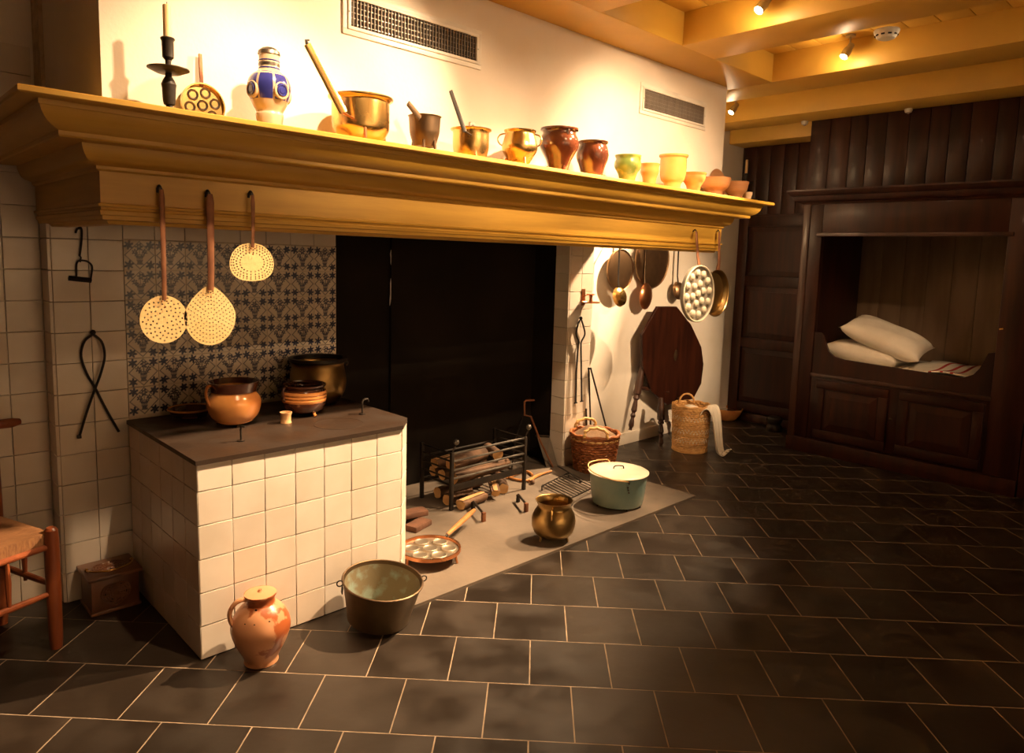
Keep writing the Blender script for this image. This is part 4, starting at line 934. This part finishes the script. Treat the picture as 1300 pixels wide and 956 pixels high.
# skimmers on the mantel front
def perforated(outline, holes, th):
    cu = bpy.data.curves.new('c','CURVE'); cu.dimensions = '2D'; cu.fill_mode = 'BOTH'; cu.extrude = th/2
    def sp(pts):
        s = cu.splines.new('POLY'); s.points.add(len(pts)-1); s.use_cyclic_u = True
        for k, q in enumerate(pts): s.points[k].co = (q[0], q[1], 0, 1)
    sp(outline)
    for hx, hz_, hr in holes: sp([(hx+hr*math.cos(2*math.pi*k/7), hz_+hr*math.sin(2*math.pi*k/7)) for k in range(7)])
    ob = bpy.data.objects.new('c', cu); COL.objects.link(ob); dg = bpy.context.evaluated_depsgraph_get()
    me = bpy.data.meshes.new_from_object(ob.evaluated_get(dg)); bpy.data.objects.remove(ob); bpy.data.curves.remove(cu)
    me.transform(Matrix.Rotation(rad(90),4,'X')); return me
def skimmer(cx, cy, hw, vh, ztop_py, label, shape, holes, hm, topx, bend):
    yy = 2.668; p = at(cx,cy,'y',yy); s = mpp(p); cosx = .955; a, b = hw*s/cosx, vh*s
    R = thing('skimmer', label, 'skimmer', (p.x,yy,p.z-b))
    out = []
    for k in range(48):
        t = 2*math.pi*k/48; x, z = math.sin(t), math.cos(t)
        if shape == 'drop' and z > 0: x, z = x*(1-.42*z**1.5), z*1.0
        if shape == 'flat': x, z = (abs(x)**.8)*(1 if x>=0 else -1)*(1-.10*z), z
        out.append((a*x, b*z))
    H = []
    if holes == 'spiral':
        for k in range(78):
            r = .10+.82*math.sqrt(k/78); t = k*2.39996; H.append((a*r*math.sin(t), b*r*math.cos(t), .0033))
    elif holes == 'rings':
        for q, n in ((.12,6),(.25,12),(.38,18),(.51,24),(.64,30),(.77,36),(.90,42)):
            for k in range(n):
                t = 2*math.pi*(k+.3)/n; x, z = q*math.sin(t), q*math.cos(t)
                if shape == 'drop' and z > 0: x = x*(1-.42*z**1.5); 
                if z > .80: continue
                H.append((a*x, b*z, .0026))
    else:
        for q, n in ((.52,22),(.68,28),(.82,34),(.93,38)):
            for k in range(n):
                t = 2*math.pi*(k+.3)/n; x, z = q*math.sin(t), q*math.cos(t); H.append((a*(abs(x)**.9)*(1 if x>=0 else -1)*(1-.08*z), b*z*.96, .0031))
    me = perforated(out, H, .0016)
    me.materials.append(LTBRASS)
    link('blade', me, R, (0,.014,b))
    ht = at(topx, ztop_py, 'y', yy); hx, hz_ = ht.x-p.x, ht.z-(p.z-b)
    strap([(0,.006,2*b-.016),(hx*.25,.004,2*b+.04),(hx*.6,.004,(2*b+hz_)/2),(hx,.008,hz_-.03),(hx,.008,hz_)],[bend*q for q in (.0085,.009,.0095,.011,.007)]).build('handle', hm, R)
    MB().tube(spline([(hx,.008,hz_-.002),(hx-.004,.016,hz_+.012),(hx-.006,.024,hz_+.006),(hx-.008,.026,hz_-.012)],4),.0045,8).build('hook', IRON, R)
    for q in ((-.008,0),(.008,0),(0,-.022)): MB().sphere((q[0],.004,2*b-.02+q[1]),.0032,8,6).build('rivet', COPPER, R)
    solo(MB().tube([(ht.x-.006,2.705,ht.z+.004),(ht.x-.006,2.672,ht.z+.002)],.004,8),'mantel_peg',IRON,'iron peg on the ochre mantel carrying the '+label.split(' with')[0],'peg')
skimmer(210,406,27.5,30.5,240,'round brass skimmer with sparse holes hanging from the mantel','round','spiral',RUST,206,.85)
skimmer(269,401,31,38,246,'teardrop brass skimmer with fine ringed holes hanging from the mantel','drop','rings',RUST,267.5,1.25)
skimmer(322,333,27.5,24,247,'small wide brass skimmer with short handle hanging from the mantel','flat','oval',RUST,322,.7)
# perforated cake pan and frying pan at the right end of the mantel
yy = 2.622; p = at(886,373,'y',yy); s = mpp(p); r = 36*s
R = thing('hanging_cup_pan', 'grey iron pan with nineteen round baking cups hanging at the mantel end', 'pan', (p.x,yy,p.z-r))
MB().lathe([(0,0),(r*.97,0),(r,.006),(r,.028),(r*.96,.030),(r*.94,.020),(0,.020)],56,(0,0,0),Matrix.Translation((0,.02,r))@rotF).build('plate', mat('grey_cast_iron',(.30,.27,.22),.5,.2), R)
MB().tube([(r*.98*math.cos(2*math.pi*k/56),-.009,r+r*.98*math.sin(2*math.pi*k/56)) for k in range(56)],.006,6,closed=True).build('rim', CREAMEN, R)
dm = MB().lathe([(r*.135,0),(r*.125,.010),(r*.08,.016),(0,.018)],18,(0,0,0),rotF).mesh('baking_cup', CREAMEN)
for n_, q in ((1,0),(6,.36),(12,.74)):
    for k in range(n_):
        t = 2*math.pi*(k+.25)/n_; link('baking_cup', dm, R, (r*q*math.cos(t), .0015, r+r*q*math.sin(t)))
hz_ = at(889,294,'y',yy).z-(p.z-r)
strap([(0,.0,2*r-.01),(.004,.02,2*r+.06),(.014,.048,hz_)],[.016,.014,.012]).build('handle', RUST, R)
MB().tube(spline([(.014,.048,hz_),(.014,.060,hz_+.016),(.014,.074,hz_+.002)],4),.004,7).build('hook', IRON, R)
p2 = at(905,372,'y',2.69); r2 = 30*mpp(p2)
p2 = Vector((4.625,2.69,p2.z))
R = thing('hanging_frying_pan', 'brass frying pan with rust brown handle hanging behind the cup pan', 'pan', (p2.x,2.665,p2.z-r2))
MB().shell([(r2*.80,0),(r2*.86,.004),(r2*.97,.034),(r2,.038)],.003,48,(0,0,0),Matrix.Translation((0,.034,r2))@rotF).build('pan', OLDBRASS, R)
hz_ = at(904,294,'y',2.67).z-(p2.z-r2)
strap([(0,.0,2*r2-.004),(0,-.006,2*r2+.05),(.006,.010,hz_)],[.024,.016,.012]).build('handle', RUST, R)
MB().tube(spline([(.006,.010,hz_),(.006,.020,hz_+.016),(.006,.029,hz_+.002)],4),.004,7).build('hook', IRON, R)
# iron trammel toaster and tongs on the left pilaster
yy = YP-.012
R = thing('iron_toaster', 'small black iron toaster on a hook hanging on the left tiled pilaster', 'toaster', at(100,358,'y',yy)[:])
part(MB().tube(spline(path(((96,296),(98,291),(102,289),(104,294),(103,310),(101,325)),yy),5),.0045,8), 'hook', IRON, R)
part(MB().tube(spline(path(((101,325),(103,327),(102,330),(102,333)),yy),5),.003,8), 'link', IRON, R)
part(MB().tube(spline(path(((97,352),(98,333),(108,331),(115,335),(117,341),(115,356)),yy),5),.004,8), 'frame', IRON, R)
a, b = at(87,353,'y',yy), at(116,356,'y',yy); part(MB().tube([a,b],.011,4), 'jaw', IRON, R)
part(MB().tube([at(101,291,'y',YP+.004), at(101,290,'y',yy-.01)],.003,6), 'nail', IRON, R)
R = thing('hanging_tongs', 'crossed black iron tongs hanging on the left tiled pilaster', 'tongs', at(125,553,'y',yy)[:])
part(MB().tube(spline(path(((118,424),(107,434),(103,452),(110,474),(121,493),(136,522),(151,548)),yy),6),.0055,8), 'arm', IRON, R)
part(MB().tube(spline(path(((118,424),(129,434),(133,452),(128,474),(121,493),(110,524),(101,554)),yy-.012),6),.0055,8), 'arm', IRON, R)
part(MB().bev((at(101,554,'y',yy).x-.012,yy-.02,at(101,554,'y',yy).z-.006),(at(101,554,'y',yy).x+.004,yy-.004,at(101,554,'y',yy).z+.008),.001), 'toe', IRON, R)
part(MB().sphere(tuple(at(118,422,'y',yy)),.012,10,8), 'ring', IRON, R)
part(MB().tube([at(119,423,'y',YP+.004), at(119,422,'y',yy-.014)],.004,6), 'nail', IRON, R)
# ================================================================== CHAIR
C0 = Vector((.584,3.20,0)); df = Vector((-.941,-.338,0)); ds = Vector((-.338,.941,0)); W_, D_ = .46, .38
CH_ = thing('rush_chair', 'red brown turned wooden chair with rush seat beside the foot warmer', 'chair', C0[:])
FR, FL, BR, BL = C0, C0+df*W_, C0+ds*D_, C0+df*W_+ds*D_
Z = Vector((0,0,1))
for q, top_z in ((FR,.505),(FL,.505),(BR,.90),(BL,.90)):
    part(MB().tube([q+Z*z for z in (0,.04,.25,.45,top_z-.01,top_z)] ,[.021,.025,.027,.027,.024,.016],14), 'leg', CHAIRW, CH_)
for a, b, zs in ((FR,FL,(.235,)),(FR,BR,(.265,)),(FL,BL,(.265,)),(BR,BL,(.25,))):
    for z in zs: part(MB().tube([a+Z*z, a.lerp(b,.25)+Z*z, a.lerp(b,.75)+Z*z, b+Z*z],[.009,.013,.013,.009],10), 'stretcher', CHAIRW, CH_)
    part(MB().tube([a+Z*.43, b+Z*.43],.013,10), 'seat_rail', CHAIRW, CH_)
for a, b, t in ((FR,FL,.36),(FR,FL,.68),(FR,BR,.5),(FL,BL,.5)):
    q = a.lerp(b,t); part(MB().tube([q+Z*.24,q+Z*.34,q+Z*.43],[.007,.011,.007],8), 'spindle', CHAIRW, CH_)
mb = MB(); nn = 12                                    # woven rush seat, slightly sagging
vs, fs = [], []
for j in range(nn+1):
    for i in range(nn+1):
        u, v = i/nn, j/nn; e = min(u,1-u,v,1-v); q = FR+df*W_*u+ds*D_*v; vs.append((q.x,q.y,.492-.012*min(1,e*5)+(.0 if e>0 else -.006)))
vs += [(x,y,z-.05) for x,y,z in vs]; K = (nn+1)**2
for j in range(nn):
    for i in range(nn): k = j*(nn+1)+i; fs += [(k,k+1,k+nn+2,k+nn+1),(K+k,K+k+nn+1,K+k+nn+2,K+k+1)]
for i in range(nn):
    for a, b in ((i,i+1),(nn*(nn+1)+i,nn*(nn+1)+i+1),(i*(nn+1),(i+1)*(nn+1)),(i*(nn+1)+nn,(i+1)*(nn+1)+nn)): fs.append((a,b,K+b,K+a))
part(mb.add(vs,fs), 'rush_seat', RUSH, CH_)
e = at(25,535,'y',3.535); zr = e.z
part(MB().tube([Vector((e.x,e.y,zr)), Vector((e.x,e.y,zr))+df*.03, BR+df*.05+Z*zr-ds*.02, BR.lerp(BL,.5)+Z*(zr+.01)+ds*.01, BL-df*.05*-1+Z*zr-ds*.02],[.013,.020,.020,.020,.013],12), 'top_rail', CHAIRW, CH_)
for z in (.62,.74): part(MB().tube([BR+Z*z, BR.lerp(BL,.5)+Z*z, BL+Z*z],[.014,.020,.014],8,flat=.5), 'back_slat', CHAIRW, CH_)
# ================================================================== FOOT WARMER
fx0, fx1, fy0, fy1, fh = .748, .952, 3.365, 3.555, .175
FW = thing('foot_warmer', 'carved brown wooden foot warmer box with brass bail handle', 'foot warmer', ((fx0+fx1)/2,(fy0+fy1)/2,0))
part(MB().bev((fx0+.006,fy0+.006,.012),(fx1-.006,fy1-.006,fh-.014),.003), 'body', CARVED, FW)
part(MB().bev((fx0,fy0,0),(fx1,fy1,.016),.004), 'base_board', CARVED, FW)
lid_ = part(MB().bev((fx0-.008,fy0-.008,fh-.016),(fx1+.008,fy1+.008,fh),.004), 'lid', CARVED, FW)
def relief(cx, cz, w, h, fn, name):
    mb = MB()
    for k in range(5): mb.tube([fn(cx+w*(.95-.17*k)*math.cos(2*math.pi*i/24), cz+h*(.95-.17*k)*math.sin(2*math.pi*i/24)*(1+.15*math.sin(3*2*math.pi*i/24+k))) for i in range(24)],.0035,5,closed=True)
    for k in range(10):
        a = 2*math.pi*k/10; mb.tube([fn(cx+w*.25*math.cos(a),cz+h*.25*math.sin(a)), fn(cx+w*.6*math.cos(a+.25),cz+h*.6*math.sin(a+.25)), fn(cx+w*.95*math.cos(a+.1),cz+h*.95*math.sin(a+.1))],[.002,.005,.003],5)
    part(mb, name, CARVED, FW)
relief((fx0+fx1)/2,.085,.062,.052, lambda a,b: Vector((a,fy0+.004,b)), 'carved_panel')
relief((fx0+fx1)/2,(fy0+fy1)/2,.070,.060, lambda a,b: Vector((a,b,fh+.0005)), 'carved_lid_panel')
for k in range(6):
    a = 2*math.pi*k/6; part(MB().lathe([(0,.0),(.008,.0),(.008,.001),(0,.001)],8,(0,0,0),Matrix.Translation(((fx0+fx1)/2+.04*math.cos(a),fy0+.0052,.085+.034*math.sin(a)))@rotF), 'air_hole', DARKH, FW)
P = [Vector(((fx0+fx1)/2+(.092*math.cos(t)), (fy0+fy1)/2-.075*math.sin(t), fh+.008+.004*math.sin(t))) for t in (math.pi*i/20 for i in range(21))]
part(MB().tube(P,.0042,8), 'bail_handle', BRASS, FW)
for sg in (-1,1): part(MB().sphere(((fx0+fx1)/2+.092*sg,(fy0+fy1)/2,fh+.008),.009,10,7), 'handle_lug', BRASS, FW)
# ================================================================== BOX BED
BX = 6.10
BB = thing('box_bed', 'dark mahogany built-in box bed cupboard with cornice and scooped bed board', 'box bed', (BX,1.9,0))
def bp(a, b, name, k=.004, m=DWOOD): return part(MB().bev(a, b, k), name, m, BB)
bp((BX,2.56,.12),(BX+.06,2.72,2.20),'stile'); bp((BX-.012,2.665,.12),(BX+.02,2.725,2.20),'corner_post',.006,DWOOD2)
bp((BX,1.02,.12),(BX+.06,1.235,2.20),'stile')
bp((BX,1.235,1.885),(BX+.06,2.56,2.20),'header'); bp((BX-.015,1.20,1.87),(BX+.01,2.60,1.90),'header_bead',.004,DWOOD2)
bp((BX+.01,2.70,.0),(XE,2.735,2.22),'side_panel')
bp((BX-.03,1.02,0),(BX+.06,2.725,.125),'plinth',.006)
# cornice
def corn(loop, name):
    ys = (1.0, 2.735); n = len(loop)
    vs = [(BX-o, ys[0]-.0, z) for o,z in loop]+[(BX-o, ys[1]+max(o,0), z) for o,z in loop]+[(XE, ys[1]+max(o,0), z) for o,z in loop]
    fs = [tuple(range(n)), tuple(range(3*n-1,2*n-1,-1))]+[(s_*n+i,s_*n+(i+1)%n,(s_+1)*n+(i+1)%n,(s_+1)*n+i) for s_ in (0,1) for i in range(n)]
    part(MB().add(vs, fs), name, DWOOD, BB, ang=25)
corn([(-.30,2.14),(.01,2.14),(.02,2.155),(.05,2.165),(.065,2.185),(.07,2.205),(.085,2.21),(.10,2.225),(.11,2.245),(.11,2.258),(-.30,2.258)], 'cornice')
# vertical boards above the cornice
y = 2.83; k = 0
while y > .3:
    wd = random.choice((.13,.15,.17,.14)); bp((6.35+random.uniform(0,.004),y-wd+.003,2.25),(6.38,y,2.895),'plank',.003); y -= wd
# scooped bed board
rl = [(2.56,1.055),(2.50,1.055),(2.475,1.03),(2.455,.96),(2.43,.90),(2.38,.862),(2.30,.845),(1.50,.815),(1.42,.82),(1.36,.85),(1.325,.90),(1.30,.96),(1.28,1.02),(1.235,1.03)]
poly = [(a, b) for a, b in rl] + [(1.235,.70),(2.56,.70)]
vs = [(BX+.012,a,b) for a,b in poly]+[(BX+.037,a,b) for a,b in poly]; n = len(poly)
part(MB().add(vs, [tuple(range(n)),tuple(range(2*n-1,n-1,-1))]+[(i,i+n,(i+1)%n+n,(i+1)%n) for i in range(n)]), 'bed_board', DWOOD, BB, smooth=False)
bp((BX-.006,1.23,.672),(BX+.04,2.565,.702),'rail_bead',.004,DWOOD2)
bp((BX+.01,1.235,.125),(BX+.04,2.56,.69),'lower_frame')
for y0, y1 in ((1.92,2.50),(1.26,1.84)):
    dd = link('cupboard_door', MB().bev((-.012,-(y1-y0)/2,0),(.012,(y1-y0)/2,.50),.003).mesh('cupboard_door',DWOOD), BB, (.0,(y0+y1)/2-1.9,.15))
    for a, b in (((-.024,-(y1-y0)/2+.0,.0),(-.010,(y1-y0)/2,.07)),((-.024,-(y1-y0)/2,.43),(-.010,(y1-y0)/2,.50)),((-.024,-(y1-y0)/2,.07),(-.010,-(y1-y0)/2+.07,.43)),((-.024,(y1-y0)/2-.07,.07),(-.010,(y1-y0)/2,.43))):
        MB().bev(a,b,.004).build('door_frame', DWOOD, dd)
    h = (y1-y0)/2-.085; q = [(-h,.085),(h,.085),(h,.415),(-h,.415)]; q2 = [(-h+.05,.135),(h-.05,.135),(h-.05,.365),(-h+.05,.365)]
    MB().add([(-.013,a,b) for a,b in q]+[(-.026,a,b) for a,b in q2],[(i,(i+1)%4,(i+1)%4+4,i+4) for i in range(4)]+[(4,5,6,7)]).build('raised_panel', DWOOD, dd, smooth=False)
MB().sphere((0,0,0),.012,10,7).build('door_knob', BRONZE, BB, (-.03,1.885-1.9,.42))
MB().tube([(-.0,0,0),(-.03,0,0),(-.034,-.02,.004)],.006,8).build('catch', BRASS, BB, (0,1.215-1.9,at(1275,418,'x',BX).z))
# niche inside
bp((BX+.04,2.58,.6),(7.12,2.62,2.1),'niche_side',.003); bp((BX+.04,1.19,.6),(7.12,1.225,2.1),'niche_side',.003)
for k in range(7): bp((7.07+random.uniform(0,.004),1.225+k*.194+.002,.6),(7.10,1.225+(k+1)*.194,2.1),'niche_board',.003,NICHE)
bp((BX+.04,1.22,2.06),(7.12,2.58,2.10),'niche_roof',.003); bp((BX+.04,1.225,.575),(7.06,2.58,.654),'bed_base',.003)
bp((BX+.0,-1.5,0),(BX+.06,1.015,2.25),'side_panel'); 
# mattress, blanket, pillows
o = MB().bev((-.46,-.655,0),(.46,.655,.15),.04).build('mattress', LINEN, None, (6.59,1.903,.655)); tag(o, 'white mattress inside the dark box bed', 'mattress')
BKT = thing('striped_blanket', 'cream blanket with three red stripes across the foot of the bed', 'blanket', (6.58,1.58,.806))
def sheet(y0, y1, zoff, m, nm):
    vs, fs = [], []; nx, ny = 26, max(2,int((y1-y0)/.02))
    for j in range(ny+1):
        for i in range(nx+1):
            x = -.435+.87*i/nx; yy_ = y0+(y1-y0)*j/ny; vs.append((x,yy_,.022+zoff+.010*math.sin(9*x+5*yy_)+.008*math.sin(17*yy_-4*x)))
    for j in range(ny):
        for i in range(nx): k = j*(nx+1)+i; fs.append((k,k+1,k+nx+2,k+nx+1))
    o = MB().add(vs,fs).build(nm, m, BKT); md = o.modifiers.new('t','SOLIDIFY'); md.thickness = .012; md.offset = -1
sheet(-.33,.30,0,LINEN,'cloth')
for yc in (-.07,.0,.08): sheet(yc-.010,yc+.010,.0025,REDS,'red_stripe')
def pillow(w, d, t, label, loc, rot):
    N = 20; vs, fs = [], []
    for sg in (1,-1):
        for j in range(N+1):
            for i in range(N+1):
                u, v = i/N*2-1, j/N*2-1; e = max(0,(1-u**4)*(1-v**4))**.5; k = 1-.07*(1-abs(u)**2)*abs(v)**6-.0
                vs.append((u*w/2*(1-.06*(1-v*v)*abs(u)**5), v*d/2*(1-.06*(1-u*u)*abs(v)**5), sg*t/2*e*(1-.25*(u*u+v*v)/2)+.006*math.sin(7*u+3*v)*e))
    K = (N+1)**2
    for j in range(N):
        for i in range(N): q = j*(N+1)+i; fs += [(q,q+1,q+N+2,q+N+1),(K+q,K+q+N+1,K+q+N+2,K+q+1)]
    bm_ = MB().add(vs,fs); me = bm_.mesh('pillow', LINEN, ang=180)
    b2 = bmesh.new(); b2.from_mesh(me); bmesh.ops.remove_doubles(b2, verts=b2.verts, dist=.0008); bmesh.ops.recalc_face_normals(b2, faces=b2.faces); b2.to_mesh(me); b2.free(); me.shade_smooth()
    tag(link('pillow', me, None, loc, rot), label, 'pillow')
pillow(.50,.62,.19,'plump white pillow lying flat on the mattress under another pillow',(6.45,2.24,.880),(rad(6),rad(2),0))
pillow(.52,.66,.20,'plump white pillow propped aslant on top of another pillow',(6.45,2.09,1.035),(rad(20),rad(-8),rad(3)))
# ================================================================== GRILLES
def grille(x0, x1, z0, z1, label, n):
    R = thing('air_grille', label, 'air grille', ((x0+x1)/2,2.7695,z0)); w_, h_ = x1-x0, z1-z0; b = .022; c = .036
    for a, q in (((-w_/2,-.008,0),(w_/2,0,b)),((-w_/2,-.008,h_-b),(w_/2,0,h_)),((-w_/2,-.008,b),(-w_/2+b,0,h_-b)),((w_/2-b,-.008,b),(w_/2,0,h_-b))):
        MB().bev(a,q,.002).build('frame', WHITEP, R)
    for a, q in (((-w_/2+b,-.014,b),(w_/2-b,0,b+.014)),((-w_/2+b,-.014,h_-b-.014),(w_/2-b,0,h_-b)),((-w_/2+b,-.014,b+.014),(-w_/2+c,0,h_-b-.014)),((w_/2-c,-.014,b+.014),(w_/2-b,0,h_-b-.014))):
        MB().bev(a,q,.002).build('inner_frame', WHITEP, R)
    MB().box((-w_/2+c,-.003,c),(w_/2-c,-.001,h_-c)).build('backing', DARKH, R, smooth=False)
    fin = MB().bev((-.003,-.012,0),(.003,-.003,h_-2*c),.001).mesh('fin', FIN)
    for k in range(n): link('fin', fin, R, (-w_/2+c+(k+.5)*(w_-2*c)/n, 0, c), (0,0,rad(25)))
    for k in range(5): MB().box((-w_/2+c,-.0085,0),(w_/2-c,-.0075,.0012)).build('wire', GREYM, R, (0,0,c+(k+.5)*(h_-2*c)/5), smooth=False)
    for sg in (-1,1): MB().sphere((sg*(w_/2-.028),-.013,h_/2),.004,8,5).build('screw', GREYM, R)
grille(1.635,2.412,2.540,2.725,'white framed air grille on the breast above the brass skillet',40)
grille(3.737,4.510,2.540,2.730,'white framed air grille on the breast above the yellow jar',40)
# ================================================================== CEILING FITTINGS
def fixture(k, wher, pos, aim, watts, cone, blend, cut, spill):
    pos, aim = Vector(pos), Vector(aim); d = (aim-pos).normalized()
    R = thing('track_spotlight', 'small grey ceiling spotlight '+wher, 'spotlight', pos[:])
    Q = d.to_track_quat('Z','Y').to_matrix().to_4x4()
    MB().lathe([(0,-.095),(.016,-.095),(.020,-.088),(.020,-.060),(.024,-.056),(.027,-.045),(.027,.004),(.023,.004),(.023,-.004),(0,-.004)],24,(0,0,0),Q).build('housing', GREYM, R)
    MB().lathe([(0,-.002),(.0225,-.002),(.0225,-.0035),(0,-.0035)],24,(0,0,0),Q).build('lens', LENS, R)
    b = d*-.07; ztop = 3.074-pos.z
    if cut:          # flap added under the fill lamps: stops light steeper than the cut slope
        h = Vector((0,1,0)); n_ = Vector((-h.y, h.x, 0)); L_ = .15; o_ = d*.012
        e0, e1 = o_+h*L_+Vector((0,0,-cut*L_)), o_-h*.03+Vector((0,0,-.06)); q = [e1-n_*.20, e1+n_*.20, e0+n_*.25, e0-n_*.25]
        MB().add([tuple(v) for v in q]+[tuple(v-Vector((0,0,.002))) for v in q],[(0,1,2,3),(7,6,5,4),(0,4,5,1),(1,5,6,2),(2,6,7,3),(3,7,4,0)]).build('added_light_flap', DARKH, R, smooth=False)
    MB().tube([b, b+Vector((0,0,.03)), Vector((b.x,b.y,ztop))],.006,8).build('bracket', GREYM, R)
    MB().lathe([(0,ztop-.012),(.03,ztop-.012),(.03,ztop),(0,ztop)],20,(b.x,b.y,0)).build('canopy', GREYM, R)
    ld = bpy.data.lights.new('spot','SPOT'); ld.energy = watts; ld.color = WARM; ld.spot_size = rad(cone); ld.spot_blend = blend; ld.shadow_soft_size = .008 if cut else .022
    lo = bpy.data.objects.new('spot_lamp', ld); COL.objects.link(lo); lo.parent = R; lo.location = d*.012
    lo.rotation_euler = d.to_track_quat('-Z','Y').to_euler()
    if spill:        # stray light off the reflector rim
        l2 = bpy.data.lights.new('spill','POINT'); l2.energy = spill; l2.color = WARM; l2.shadow_soft_size = .02
        s2 = bpy.data.objects.new('reflector_spill', l2); COL.objects.link(s2); s2.parent = R; s2.location = d*.03
for k, sp in enumerate(SPOTS): fixture(k, *sp)
p = at(1126,38,'z',2.884)
R = thing('smoke_detector', 'white round smoke detector on the underside of the ochre beam', 'smoke detector', (p.x,p.y,2.8845))
MB().lathe([(0,0),(.062,0),(.064,-.006),(.060,-.018),(.050,-.036),(.044,-.044),(.030,-.050),(0,-.051)],40).build('case', WHITEP, R)
for k in range(10):
    a = 2*math.pi*k/10; MB().bev((-.009,-.003,-.004),(.009,.003,.004),.001).build('slot', DARKH, R, (.0535*math.cos(a),.0535*math.sin(a),-.030), rot=(rad(-32),0,a+math.pi/2))
for (px,py,lab) in ((1028,158,'tiny white sensor at the beam end above the panelled end wall'),(1165,146,'tiny white sensor under the beam above the box bed boards')):
    p = at(px,py,'z',2.872)
    R = thing('ceiling_sensor', lab, 'sensor', (min(p.x,6.30),p.y,2.8845))
    MB().lathe([(0,0),(.030,0),(.030,-.012),(.024,-.028),(0,-.030)],20).build('case', WHITEP, R); MB().sphere((0,0,-.028),.012,10,7).build('eye', GREYM, R)
